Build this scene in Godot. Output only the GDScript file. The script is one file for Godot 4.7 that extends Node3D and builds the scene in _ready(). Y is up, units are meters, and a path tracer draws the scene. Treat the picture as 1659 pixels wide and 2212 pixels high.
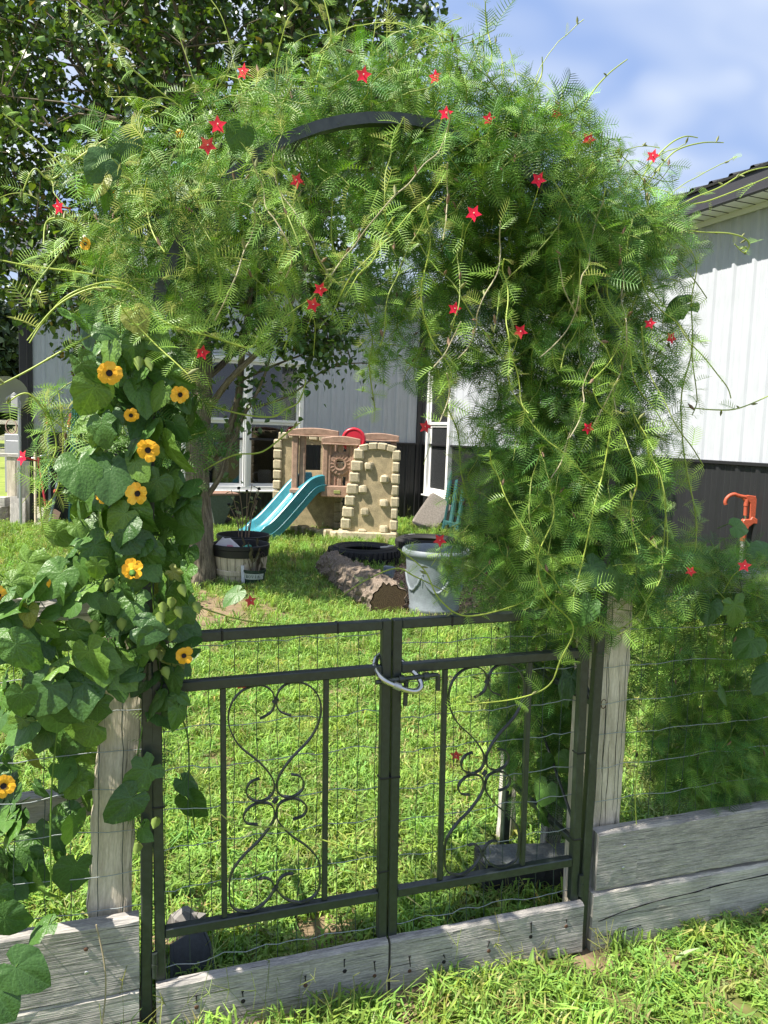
extends Node3D
# The garden gate: y up, metres. The camera stands at the origin, 1.5 m up, looking along -Z.

const FOC := 1661.0
var cam: Camera3D
var rng := RandomNumberGenerator.new()
var noise := FastNoiseLite.new()
var M := {}
var GU := Vector3(cos(deg_to_rad(17.8)), 0, -sin(deg_to_rad(17.8)))   # along the gate, to the right
var GW := Vector3(-sin(deg_to_rad(17.8)), 0, -cos(deg_to_rad(17.8)))  # away behind the gate
var GO := Vector3(0.061, 0, -1.941)
var HA := Vector3(-5.157, 0, -11.057)  # outer corner of the house wall
var HD := Vector3(0.92815, 0, -0.37222)  # along the far wall
var HN := Vector3(0.37222, 0, 0.92815)   # out of the far wall; also along the wing
var HC := Vector3(0.658, 0, -13.389)     # inside corner


# ---------------------------------------------------------------- mesh building
class MB:
	var v := PackedVector3Array()
	var n := PackedVector3Array()
	var u := PackedVector2Array()

	func tri(a: Vector3, b: Vector3, c: Vector3, ua := Vector2.ZERO, ub := Vector2.ZERO, uc := Vector2.ZERO) -> void:
		var nn := (b - a).cross(c - a)
		if nn.length_squared() < 1e-20:
			return
		nn = nn.normalized()
		tri3(a, b, c, nn, nn, nn, ua, ub, uc)

	func tri3(a: Vector3, b: Vector3, c: Vector3, na: Vector3, nb: Vector3, nc: Vector3, ua := Vector2.ZERO, ub := Vector2.ZERO, uc := Vector2.ZERO) -> void:
		v.append(a); v.append(c); v.append(b)
		n.append(na); n.append(nc); n.append(nb)
		u.append(ua); u.append(uc); u.append(ub)

	func quad(a: Vector3, b: Vector3, c: Vector3, d: Vector3, ua := Vector2.ZERO, ub := Vector2.ZERO, uc := Vector2.ZERO, ud := Vector2.ZERO) -> void:
		tri(a, b, c, ua, ub, uc)
		tri(a, c, d, ua, uc, ud)

	# a box with chamfered edges; the uv runs in metres along its longest side
	func box(c: Vector3, s: Vector3, ch := 0.003, bas := Basis.IDENTITY) -> void:
		var h := s * 0.5
		ch = minf(ch, minf(h.x, minf(h.y, h.z)) * 0.8)
		var lo := 0
		if s.y >= s.x and s.y >= s.z: lo = 1
		elif s.z >= s.x and s.z >= s.y: lo = 2
		var ax := [Vector3.RIGHT, Vector3.UP, Vector3.BACK]
		var off := Vector2(absf(sin(c.x * 12.9 + c.y * 7.1)), absf(sin(c.z * 9.7 + c.x * 3.3)))
		for k in 3:
			var i1: int = (k + 1) % 3
			var i2: int = (k + 2) % 3
			for sg in [-1.0, 1.0]:
				var p := []
				for q in [[-1, -1], [1, -1], [1, 1], [-1, 1]]:
					p.append(ax[k] * h[k] * sg + ax[i1] * (h[i1] - ch) * q[0] + ax[i2] * (h[i2] - ch) * q[1])
				if sg < 0: p.reverse()
				var uvs := []
				for t in p:
					var a: float = t[lo] if lo != k else t[i1]
					var other: int = i1
					if lo != k: other = i2 if i1 == lo else i1
					else: other = i2
					uvs.append(Vector2(a, t[other]) + off)
				quad(c + bas * p[0], c + bas * p[1], c + bas * p[2], c + bas * p[3], uvs[0], uvs[1], uvs[2], uvs[3])
		if ch <= 0.0: return
		for k in 3:
			var i1: int = (k + 1) % 3
			var i2: int = (k + 2) % 3
			for s1 in [-1.0, 1.0]:
				for s2 in [-1.0, 1.0]:
					var e: Vector3 = ax[k] * (h[k] - ch)
					var f: Vector3 = ax[i1] * h[i1] * s1 + ax[i2] * (h[i2] - ch) * s2
					var g: Vector3 = ax[i1] * (h[i1] - ch) * s1 + ax[i2] * h[i2] * s2
					var a := [f - e, f + e, g + e, g - e]
					if s1 * s2 < 0: a.reverse()
					var w := []
					for t in a: w.append(Vector2(t[lo], t[i1] + t[i2]) + off)
					quad(c + bas * a[0], c + bas * a[3], c + bas * a[2], c + bas * a[1], w[0], w[3], w[2], w[1])
		for sx in [-1.0, 1.0]:
			for sy in [-1.0, 1.0]:
				for sz in [-1.0, 1.0]:
					var a := Vector3(h.x * sx, (h.y - ch) * sy, (h.z - ch) * sz)
					var b := Vector3((h.x - ch) * sx, h.y * sy, (h.z - ch) * sz)
					var d := Vector3((h.x - ch) * sx, (h.y - ch) * sy, h.z * sz)
					if sx * sy * sz > 0: tri(c + bas * a, c + bas * b, c + bas * d)
					else: tri(c + bas * a, c + bas * d, c + bas * b)

	# a round rod along points, radii an Array or a number
	func tube(p: Array, r, sides := 6, cap := true, uoff := 0.0) -> void:
		var m := p.size()
		var side := Vector3.ZERO
		var rings := []
		var along := 0.0
		for i in m:
			var d: Vector3 = (p[mini(i + 1, m - 1)] - p[maxi(i - 1, 0)])
			d = d.normalized() if d.length() > 1e-9 else Vector3.UP
			if i == 0:
				side = d.cross(Vector3.UP if absf(d.y) < 0.9 else Vector3.RIGHT).normalized()
			else:
				side = (side - d * side.dot(d)).normalized()
				along += (p[i] - p[i - 1]).length()
			var other := d.cross(side)
			var rr: float = r[i] if r is Array else r
			var ring := []
			for k in sides + 1:
				var a := TAU * k / sides
				var nn := side * cos(a) + other * sin(a)
				ring.append([p[i] + nn * rr, nn, Vector2(along + uoff, float(k) / sides * TAU * rr)])
			rings.append(ring)
		for i in m - 1:
			for k in sides:
				var a = rings[i][k]; var b = rings[i][k + 1]; var c = rings[i + 1][k + 1]; var d = rings[i + 1][k]
				tri3(a[0], b[0], c[0], a[1], b[1], c[1], a[2], b[2], c[2])
				tri3(a[0], c[0], d[0], a[1], c[1], d[1], a[2], c[2], d[2])
		if cap:
			for e in [0, m - 1]:
				for k in range(1, sides - 1):
					if e == 0: tri(rings[e][0][0], rings[e][k + 1][0], rings[e][k][0])
					else: tri(rings[e][0][0], rings[e][k][0], rings[e][k + 1][0])

	# a rectangular bar bent along points: wide along `across`, thick in the bend's own plane
	func strap(p: Array, across: Vector3, wide: float, thick: float) -> void:
		var m := p.size()
		var ring := []
		for i in m:
			var d: Vector3 = (p[mini(i + 1, m - 1)] - p[maxi(i - 1, 0)]).normalized()
			var o := d.cross(across).normalized()
			var a := across * wide * 0.5
			var b := o * thick * 0.5
			ring.append([p[i] - a - b, p[i] + a - b, p[i] + a + b, p[i] - a + b])
		for i in m - 1:
			for k in 4:
				quad(ring[i][k], ring[i][(k + 1) % 4], ring[i + 1][(k + 1) % 4], ring[i + 1][k])
		quad(ring[0][3], ring[0][2], ring[0][1], ring[0][0])
		quad(ring[m - 1][0], ring[m - 1][1], ring[m - 1][2], ring[m - 1][3])

	# a turned shape: profile of (radius, height)
	func lathe(prof: Array, segs: int, c := Vector3.ZERO, bas := Basis.IDENTITY, wob := 0.0) -> void:
		for i in prof.size() - 1:
			var p: Vector2 = prof[i]
			var q: Vector2 = prof[i + 1]
			var t := (q - p).normalized()
			for k in segs:
				var a0 := TAU * k / segs
				var a1 := TAU * (k + 1) / segs
				var e0 := Vector3(cos(a0), 0, sin(a0))
				var e1 := Vector3(cos(a1), 0, sin(a1))
				var n0 := e0 * t.y - Vector3.UP * t.x
				var n1 := e1 * t.y - Vector3.UP * t.x
				var P := [e0 * p.x * (1.0 + wob * sin(a0 * 3.0)) + Vector3.UP * p.y, e1 * p.x * (1.0 + wob * sin(a1 * 3.0)) + Vector3.UP * p.y, e1 * q.x * (1.0 + wob * sin(a1 * 3.0)) + Vector3.UP * q.y, e0 * q.x * (1.0 + wob * sin(a0 * 3.0)) + Vector3.UP * q.y]
				var ua := Vector2(a0 * 0.3, p.y); var ub := Vector2(a1 * 0.3, p.y); var uc := Vector2(a1 * 0.3, q.y); var ud := Vector2(a0 * 0.3, q.y)
				tri3(c + bas * P[0], c + bas * P[2], c + bas * P[1], bas * n0, bas * n1, bas * n1, ua, uc, ub)
				tri3(c + bas * P[0], c + bas * P[3], c + bas * P[2], bas * n0, bas * n0, bas * n1, ua, ud, uc)

	# an outline in x/y extruded along z, rounded a little
	func prism(outline: PackedVector2Array, z0: float, z1: float, bev := 0.0) -> void:
		var idx := Geometry2D.triangulate_polygon(outline)
		var cw := Geometry2D.is_polygon_clockwise(outline)
		var inner := outline
		if bev > 0.0:
			var c := Vector2.ZERO
			for q in outline: c += q
			c /= outline.size()
			inner = PackedVector2Array()
			for i in outline.size():
				var a := outline[(i + outline.size() - 1) % outline.size()]
				var b := outline[i]
				var d := outline[(i + 1) % outline.size()]
				var n1 := (b - a).normalized().orthogonal()
				var n2 := (d - b).normalized().orthogonal()
				var nn := (n1 + n2)
				nn = nn.normalized() if nn.length() > 1e-6 else n1
				inner.append(b - nn * bev * (1.0 if not cw else -1.0))
		for i in range(0, idx.size(), 3):
			var a := inner[idx[i]]; var b := inner[idx[i + 1]]; var c := inner[idx[i + 2]]
			if (b - a).cross(c - a) < 0.0:
				var tt := b; b = c; c = tt
			tri(Vector3(a.x, a.y, z1), Vector3(b.x, b.y, z1), Vector3(c.x, c.y, z1), a, b, c)
			tri(Vector3(a.x, a.y, z0), Vector3(c.x, c.y, z0), Vector3(b.x, b.y, z0), a, c, b)
		var mcount := outline.size()
		for i in mcount:
			var j := (i + 1) % mcount
			if cw:
				var tt := i; i = j; j = tt
			var o0 := outline[i]; var o1 := outline[j]; var i0 := inner[i]; var i1 := inner[j]
			var zb0 := z0 + bev; var zb1 := z1 - bev
			quad(Vector3(o0.x, o0.y, zb0), Vector3(o1.x, o1.y, zb0), Vector3(o1.x, o1.y, zb1), Vector3(o0.x, o0.y, zb1), Vector2(o0.x + o0.y, zb0), Vector2(o1.x + o1.y, zb0), Vector2(o1.x + o1.y, zb1), Vector2(o0.x + o0.y, zb1))
			if bev > 0.0:
				quad(Vector3(o0.x, o0.y, zb1), Vector3(o1.x, o1.y, zb1), Vector3(i1.x, i1.y, z1), Vector3(i0.x, i0.y, z1), o0, o1, i1, i0)
				quad(Vector3(i0.x, i0.y, z0), Vector3(i1.x, i1.y, z0), Vector3(o1.x, o1.y, zb0), Vector3(o0.x, o0.y, zb0), i0, i1, o1, o0)

	func mesh(m = null) -> ArrayMesh:
		var a := []
		a.resize(Mesh.ARRAY_MAX)
		a[Mesh.ARRAY_VERTEX] = v
		a[Mesh.ARRAY_NORMAL] = n
		a[Mesh.ARRAY_TEX_UV] = u
		var o := ArrayMesh.new()
		o.add_surface_from_arrays(Mesh.PRIMITIVE_TRIANGLES, a)
		if m: o.surface_set_material(0, m)
		return o


func part(parent: Node, called: String, b, m, label := "") -> MeshInstance3D:
	var o := MeshInstance3D.new()
	o.name = called
	o.mesh = b.mesh() if b is MB else b
	if m: o.material_override = m
	parent.add_child(o, true)
	if label: o.set_meta("label", label)
	return o

var used := {}
func unique(called: String) -> String:
	if not used.has(called):
		used[called] = 0
		return called
	used[called] += 1
	return "%s_%03d" % [called, used[called]]

func thing(called: String, label: String, category: String, at := Vector3.ZERO, bas := Basis.IDENTITY, group := "") -> Node3D:
	var o := Node3D.new()
	o.name = unique(called)
	add_child(o)
	o.transform = Transform3D(bas, at)
	o.set_meta("label", label)
	o.set_meta("category", category)
	if group: o.set_meta("group", group)
	return o

func setting(called: String, b, m) -> MeshInstance3D:
	var o := part(self, unique(called), b, m)
	o.set_meta("kind", "structure")
	return o

func many(parent: Node, called: String, mesh: Mesh, m, xf: Array, cols = null) -> MultiMeshInstance3D:
	var mm := MultiMesh.new()
	mm.transform_format = MultiMesh.TRANSFORM_3D
	mm.use_colors = cols != null
	mm.mesh = mesh
	mm.instance_count = xf.size()
	for i in xf.size():
		mm.set_instance_transform(i, xf[i])
		if cols != null: mm.set_instance_color(i, cols[i])
	var o := MultiMeshInstance3D.new()
	o.name = called
	o.multimesh = mm
	if m: o.material_override = m
	parent.add_child(o, true)
	o.set_meta("kind", "stuff")
	return o


# ---------------------------------------------------------------- where things stand
func ray(px: float, py: float) -> Vector3:
	return cam.basis * Vector3((px - 829.5) / FOC, (1106.0 - py) / FOC, -1.0)

func on_ground(px: float, py: float, h := 0.0) -> Vector3:
	var d := ray(px, py)
	return cam.position + d * ((h - cam.position.y) / d.y)

func on_gate(px: float, py: float, w := 0.0) -> Vector3:   # a point on the plane w metres behind the gate
	var d := ray(px, py)
	return cam.position + d * ((GO + GW * w - cam.position).dot(GW) / d.dot(GW))

func g3(u: float, y: float, w: float) -> Vector3:
	return GO + GU * u + Vector3.UP * y + GW * w

func far_wall(s: float, y: float, out := 0.0) -> Vector3:
	return HA + HD * s + Vector3.UP * y + HN * out

func wing_wall(s: float, y: float, out := 0.0) -> Vector3:
	return HC + HN * s + Vector3.UP * y - HD * out

func rr(a: float, b: float) -> float:
	return rng.randf_range(a, b)

func rv(s := 1.0) -> Vector3:
	return Vector3(rng.randfn(), rng.randfn(), rng.randfn()) * s

func frame_of(y: Vector3, z: Vector3) -> Basis:   # y along, z about facing
	y = y.normalized()
	z = (z - y * z.dot(y))
	if z.length() < 1e-4: z = y.cross(Vector3.RIGHT)
	z = z.normalized()
	return Basis(y.cross(z), y, z)

func smooth_line(p: Array, per := 6) -> Array:
	var out := []
	for i in p.size() - 1:
		var a = p[maxi(i - 1, 0)]; var b = p[i]; var c = p[i + 1]; var d = p[mini(i + 2, p.size() - 1)]
		for k in per:
			out.append(b.cubic_interpolate(c, a, d, float(k) / per))
	out.append(p[-1])
	return out


# ---------------------------------------------------------------- materials
func lin(r: float, g: float, b: float) -> Color:
	return Color(r, g, b).linear_to_srgb()

func mat(c: Color, rough := 0.8, metal := 0.0, tex: Texture2D = null, scale := Vector3.ONE, triplanar := false) -> StandardMaterial3D:
	var m := StandardMaterial3D.new()
	m.albedo_color = c
	m.roughness = rough
	m.metallic = metal
	if tex:
		m.albedo_texture = tex
		m.uv1_scale = scale
		m.uv1_triplanar = triplanar
	return m

func noise_at(x: float, y: float, f: float) -> float:
	return noise.get_noise_2d(x * f, y * f)

# tone map: fn(x, y) in 0..1 gives a colour
func paint(w: int, h: int, fn: Callable) -> ImageTexture:
	var im := Image.create_empty(w, h, false, Image.FORMAT_RGB8)
	for y in h:
		for x in w:
			im.set_pixel(x, y, fn.call(float(x) / w, float(y) / h))
	im.generate_mipmaps()
	return ImageTexture.create_from_image(im)

func bump(w: int, h: int, strength: float, fn: Callable) -> ImageTexture:
	var im := Image.create_empty(w, h, false, Image.FORMAT_RGBA8)
	for y in h:
		for x in w:
			var g: float = clampf(fn.call(float(x) / w, float(y) / h), 0, 1)
			im.set_pixel(x, y, Color(g, g, g, 1))
	im.bump_map_to_normal_map(strength)
	return ImageTexture.create_from_image(im)

func with_bump(m: StandardMaterial3D, t: Texture2D, s := 1.0) -> StandardMaterial3D:
	m.normal_enabled = true
	m.normal_texture = t
	m.normal_scale = s
	return m

func leafy(c: Color, back: float, rough := 0.5) -> StandardMaterial3D:
	var m := mat(c, rough)
	m.backlight_enabled = true
	m.backlight = Color(back, back, back * 0.6)
	return m

func wood_tone(x: float, y: float, light: Color, dark: Color, f := 1.0) -> Color:
	var g := noise_at(x * 6.0, y * 34.0 * f, 1.0) * 0.40 + noise_at(x * 26.0, y * 90.0 * f, 1.0) * 0.42 + noise_at(x * 5.0, y * 6.0, 1.0) * 0.5 + noise_at(x * 90.0, y * 60.0, 1.0) * 0.25
	var crack := noise_at(x * 2.2 + 50.0, y * 42.0 * f, 1.0)
	var t := clampf(0.5 + g * 0.85, 0, 1)
	var c := dark.lerp(light, t)
	if crack > 0.46: c = c.lerp(dark * 0.5, clampf((crack - 0.46) * 7.0, 0, 0.75))
	c.a = 1
	return c

func make_materials() -> void:
	noise.seed = 11
	noise.noise_type = FastNoiseLite.TYPE_SIMPLEX_SMOOTH
	noise.frequency = 1.0
	noise.fractal_octaves = 3
	var speck := paint(256, 256, func(x, y):
		var g := 0.86 + noise_at(x, y, 9.0) * 0.12 + noise_at(x, y, 60.0) * 0.12
		return Color(g, g, g))
	M.speck = speck
	var grey_wood := paint(512, 512, func(x, y): return wood_tone(x, y, Color(0.79, 0.77, 0.73), Color(0.58, 0.565, 0.54)))
	var dark_wood := paint(512, 512, func(x, y):
		var c := wood_tone(x + 3.0, y, Color(0.72, 0.70, 0.67), Color(0.50, 0.49, 0.48))
		var flake := noise_at(x * 14.0 + 9.0, y * 80.0, 1.0)
		if flake > 0.30: c = c.lerp(Color(0.76, 0.74, 0.70), clampf((flake - 0.30) * 4.0, 0, 0.75))
		return c)
	var pale_wood := paint(512, 512, func(x, y): return wood_tone(x + 7.0, y, Color(0.89, 0.85, 0.77), Color(0.70, 0.66, 0.57), 0.6))
	var wood_bump := bump(512, 512, 6.0, func(x, y): return 0.5 + noise_at(x * 3.0, y * 34.0, 1.0) * 0.35 + noise_at(x * 10.0, y * 110.0, 1.0) * 0.3)
	M.board = with_bump(mat(Color.WHITE, 0.85, 0.0, grey_wood, Vector3(0.8, 2.2, 1)), wood_bump, 0.45)
	M.board_dark = with_bump(mat(Color.WHITE, 0.85, 0.0, dark_wood, Vector3(1.1, 2.6, 1)), wood_bump, 0.5)
	M.post = with_bump(mat(Color.WHITE, 0.85, 0.0, pale_wood, Vector3(0.7, 3.0, 1)), wood_bump, 0.4)
	M.dark_rail = with_bump(mat(Color.WHITE, 0.9, 0.0, grey_wood, Vector3(0.8, 2.2, 1)), wood_bump, 1.0)
	# powder coat with dust and scratches
	var coat := paint(256, 256, func(x, y):
		var g := 0.80 + noise_at(x, y, 14.0) * 0.16
		var sc := noise_at(x * 0.4, y * 4.0, 30.0)
		if sc > 0.62: g += 0.25
		return Color(g, g, g))
	M.iron = mat(lin(0.036, 0.050, 0.045), 0.42, 0.0, coat, Vector3(3, 3, 3), true)
	M.iron.metallic_specular = 0.6
	M.strap_iron = mat(lin(0.048, 0.054, 0.057), 0.38, 0.0, coat, Vector3(5, 5, 5), true)
	M.black_plastic = mat(lin(0.012, 0.012, 0.013), 0.5, 0.0, speck, Vector3(4, 4, 4), true)
	M.wire = mat(lin(0.36, 0.40, 0.40), 0.45, 0.6)
	M.green_wire = mat(lin(0.055, 0.085, 0.075), 0.5, 0.2)
	M.steel = mat(lin(0.62, 0.60, 0.56), 0.22, 1.0)
	M.steel_dull = mat(lin(0.5, 0.51, 0.53), 0.45, 0.9)
	M.rust = mat(lin(0.10, 0.05, 0.028), 0.9)
	M.hole = mat(lin(0.012, 0.011, 0.010), 0.9)
	# house
	var streak := paint(256, 256, func(x, y):
		var g := 0.93 + noise_at(x * 8.0, y * 0.7, 3.0) * 0.02 + noise_at(x, y, 12.0) * 0.03
		return Color(g, g, g * 1.005))
	M.siding = mat(lin(0.53, 0.56, 0.60), 0.42, 0.0, streak, Vector3(0.6, 0.3, 0.6), true)
	M.siding_black = mat(lin(0.020, 0.021, 0.023), 0.45, 0.0, streak, Vector3(0.6, 0.3, 0.6), true)
	M.trim_black = mat(lin(0.016, 0.016, 0.018), 0.4)
	M.fascia = mat(lin(0.052, 0.052, 0.060), 0.45, 0.0, streak, Vector3(0.6, 0.6, 0.6), true)
	M.soffit = mat(lin(0.72, 0.73, 0.72), 0.6)
	M.roofing = mat(lin(0.05, 0.05, 0.05), 0.5)
	M.vinyl = mat(lin(0.80, 0.80, 0.79), 0.4)
	M.glass = mat(Color(0.02, 0.025, 0.03, 0.42), 0.02)
	M.glass.transparency = BaseMaterial3D.TRANSPARENCY_ALPHA
	M.glass.metallic_specular = 1.0
	M.screen = mat(Color(0.16, 0.17, 0.18, 0.75), 0.6)
	M.screen.transparency = BaseMaterial3D.TRANSPARENCY_ALPHA
	M.room = mat(lin(0.30, 0.29, 0.27), 0.9)
	M.curtain = mat(lin(0.5, 0.52, 0.52), 0.9)
	# soil
	var soil := paint(512, 512, func(x, y):
		var g := noise_at(x, y, 7.0) * 0.5 + noise_at(x, y, 40.0) * 0.5
		var c := Color(0.43, 0.36, 0.26).lerp(Color(0.60, 0.52, 0.40), clampf(0.5 + g * 0.8, 0, 1))
		var green := noise_at(x + 4.0, y, 5.0) + noise_at(x, y + 2.0, 30.0) * 0.6
		return c.lerp(Color(0.36, 0.44, 0.16), clampf(0.45 + green * 1.2, 0, 1)))
	M.ground = mat(Color(0.92, 0.92, 0.92), 0.95, 0.0, soil, Vector3(0.35, 0.35, 0.35), true)
	M.ground.uv1_world_triplanar = true
	var dirt := paint(256, 256, func(x, y):
		var g := noise_at(x, y, 7.0) * 0.5 + noise_at(x, y, 50.0) * 0.5
		return Color(0.40, 0.34, 0.26).lerp(Color(0.58, 0.50, 0.39), clampf(0.5 + g * 0.8, 0, 1)))
	M.dirt = mat(Color.WHITE, 0.95, 0.0, dirt, Vector3(1.3, 1.3, 1.3), true)
	M.dirt.uv1_world_triplanar = true


func _ready() -> void:
	rng.seed = 20240817
	cam = Camera3D.new()
	cam.name = "camera"
	add_child(cam)
	cam.position = Vector3(0, 1.5, 0)
	cam.rotation_degrees = Vector3(-5.8, 0, 2.0)
	cam.fov = rad_to_deg(2.0 * atan(1106.0 / FOC))
	cam.near = 0.05
	cam.far = 400.0
	cam.current = true
	var we := WorldEnvironment.new()
	we.name = "environment"
	var e := Environment.new()
	e.background_mode = Environment.BG_SKY
	e.tonemap_mode = Environment.TONE_MAPPER_LINEAR
	e.tonemap_exposure = 2.7
	e.sdfgi_enabled = true
	e.ssao_enabled = true
	e.ssil_enabled = true
	noise.seed = 5
	noise.frequency = 1.0
	noise.fractal_octaves = 4
	e.sky = make_sky()
	we.environment = e
	add_child(we)
	var sun := DirectionalLight3D.new()
	sun.name = "sun"
	sun.light_energy = 1.25
	sun.light_color = Color(1.0, 0.97, 0.92)
	sun.light_angular_distance = 0.5
	sun.shadow_enabled = true
	add_child(sun)
	var el := deg_to_rad(56.0)
	var to_sun := Vector3(-0.91, 0, 0.415).normalized() * cos(el) + Vector3.UP * sin(el)
	sun.look_at_from_position(to_sun * 50.0, Vector3.ZERO)
	make_materials()
	build_setting()
	build_house()
	build_arch_and_gate()
	build_fences()
	build_yard()
	build_plants()

func make_sky() -> Sky:
	# thin high cloud over blue, the same all round
	var w := 1024
	var h := 512
	var im := Image.create_empty(w, h, false, Image.FORMAT_RGBF)
	for y in h:
		var lat := (0.5 - (y + 0.5) / h) * PI
		for x in w:
			var lon := (x + 0.5) / w * TAU
			var d := Vector3(cos(lat) * sin(lon), sin(lat), cos(lat) * cos(lon))
			var c := Color(0.5, 0.55, 0.5)
			if d.y >= 0.0:
				var t := pow(1.0 - d.y, 2.2)
				c = Color(0.10, 0.16, 0.315).lerp(Color(0.205, 0.262, 0.37), t)
				# streaks of cirrus on a sheet high above
				var q := Vector2(d.x, d.z) / (d.y + 0.18)
				var warp := noise.get_noise_2d(q.x * 0.8 + 3.0, q.y * 0.8) * 0.8
				var n1 := noise.get_noise_2d(q.x * 0.55 + q.y * 0.5 + warp, (q.y * 0.55 - q.x * 0.4) * 2.2)
				var n2 := noise.get_noise_2d(q.x * 2.2 + 40.0 + warp, q.y * 4.0 - q.x)
				var k := clampf(0.45 + n1 * 0.68 + n2 * 0.10, 0.0, 1.0)
				k = k * k * (3.0 - 2.0 * k)
				c = c.lerp(Color(0.37, 0.395, 0.425), k * 0.92)
			else:
				c = Color(0.16, 0.18, 0.10)
			im.set_pixel(x, y, c)
	var m := PanoramaSkyMaterial.new()
	m.panorama = ImageTexture.create_from_image(im)
	var s := Sky.new()
	s.sky_material = m
	return s


# ---------------------------------------------------------------- setting
func patch(pts: Array, y: float, rough := 0.12) -> MB:   # an irregular flat patch through ground points
	var b := MB.new()
	var c := Vector3.ZERO
	for p in pts: c += p
	c /= pts.size()
	var closed := pts.duplicate()
	closed.append(pts[0])
	var ring := smooth_line(closed, 8)
	for i in ring.size() - 1:
		var p: Vector3 = c + (ring[i] - c) * (1.0 + noise_at(ring[i].x, ring[i].z, 3.0) * rough * 2.0)
		var q: Vector3 = c + (ring[i + 1] - c) * (1.0 + noise_at(ring[i + 1].x, ring[i + 1].z, 3.0) * rough * 2.0)
		p.y = y; q.y = y
		var cc := Vector3(c.x, y, c.z)
		b.tri3(cc, q, p, Vector3.UP, Vector3.UP, Vector3.UP)
	return b

var bare := []   # bare patches: [centre, radius] keep the grass thin
var meadow_y := 0.0

func build_setting() -> void:
	noise.seed = 3
	var g := MB.new()
	g.quad(Vector3(-160, 0, 20), Vector3(160, 0, 20), Vector3(160, 0, -220), Vector3(-160, 0, -220))
	setting("ground", g, M.ground)
	var gm := paint(256, 256, func(x, y):
		var k := 0.5 + noise_at(x, y, 6.0) * 0.5 + noise_at(x, y, 45.0) * 0.4
		return Color(0.40, 0.47, 0.16).lerp(Color(0.58, 0.62, 0.26), clampf(k, 0, 1)))
	var mm := mat(Color.WHITE, 0.95, 0.0, gm, Vector3(0.25, 0.25, 0.25), true)
	mm.uv1_world_triplanar = true
	var md := MB.new()
	md.quad(Vector3(-60, 0.004, -14.5), Vector3(-5.3, 0.004, -14.5), Vector3(-5.3, 0.004, -60), Vector3(-60, 0.004, -60))
	setting("meadow", md, mm)
	for q in [[[620, 2040], [650, 1985], [720, 1975], [760, 2005], [740, 2040], [680, 2060]], [[790, 2190], [800, 2150], [880, 2135], [930, 2150], [900, 2190], [850, 2212]], [[300, 1300], [380, 1270], [480, 1290], [520, 1330], [430, 1385], [340, 1370]], [[1230, 2085], [1270, 2050], [1330, 2050], [1330, 2080], [1280, 2110], [1240, 2110]]]:
		var pts := []
		for p in q: pts.append(on_ground(p[0], p[1]))
		var c := Vector3.ZERO
		for p in pts: c += p
		c /= pts.size()
		var r := 0.0
		for p in pts: r = maxf(r, (p - c).length())
		bare.append([c, r * 0.85])
		setting("bare_soil", patch(pts, 0.005), M.dirt)


# ---------------------------------------------------------------- house
func siding(x0: float, x1: float, y0: float, y1: float) -> MB:
	var b := MB.new()
	var prof := []
	var k := int(floor(x0 / 0.2286)) - 1
	while k * 0.2286 < x1 + 0.3:
		var c := k * 0.2286
		for q in [[-0.032, 0.0], [-0.014, 0.019], [0.014, 0.019], [0.032, 0.0], [0.070, 0.0], [0.078, 0.004], [0.086, 0.0], [0.142, 0.0], [0.150, 0.004], [0.158, 0.0]]:
			prof.append(Vector2(c + q[0], q[1]))
		k += 1
	var cut := []
	for i in prof.size() - 1:
		var p: Vector2 = prof[i]
		var q: Vector2 = prof[i + 1]
		if q.x <= x0 or p.x >= x1: continue
		var a := p
		var d := q
		if p.x < x0: a = p.lerp(q, (x0 - p.x) / (q.x - p.x))
		if q.x > x1: d = p.lerp(q, (x1 - p.x) / (q.x - p.x))
		b.quad(Vector3(a.x, y0, a.y), Vector3(d.x, y0, d.y), Vector3(d.x, y1, d.y), Vector3(a.x, y1, a.y))
		cut.append(a)
	return b

func wall_of_panels(house: Node3D, xf: Transform3D, x1: float, holes: Array, first := 0.0) -> void:
	var edges := [first, x1]
	var e := first + 0.9144
	while e < x1:
		edges.append(e)
		e += 0.9144
	for h in holes:
		edges.append(h[0]); edges.append(h[1])
	edges.sort()
	for i in edges.size() - 1:
		var a: float = edges[i]
		var d: float = edges[i + 1]
		if d - a < 0.01: continue
		var hole = null
		for h in holes:
			if (a + d) * 0.5 > h[0] and (a + d) * 0.5 < h[1]: hole = h
		for band in [[0.04, 1.335, "lower_siding", M.siding_black], [1.36, 3.62, "siding", M.siding]]:
			var spans := [[band[0], band[1]]]
			if hole:
				spans = []
				if hole[2] > band[0]: spans.append([band[0], minf(hole[2], band[1])])
				if hole[3] < band[1]: spans.append([maxf(hole[3], band[0]), band[1]])
			for s in spans:
				if s[1] - s[0] < 0.02: continue
				var o := part(house, band[2], siding(a, d, s[0], s[1]), band[3])
				o.transform = xf

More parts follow.
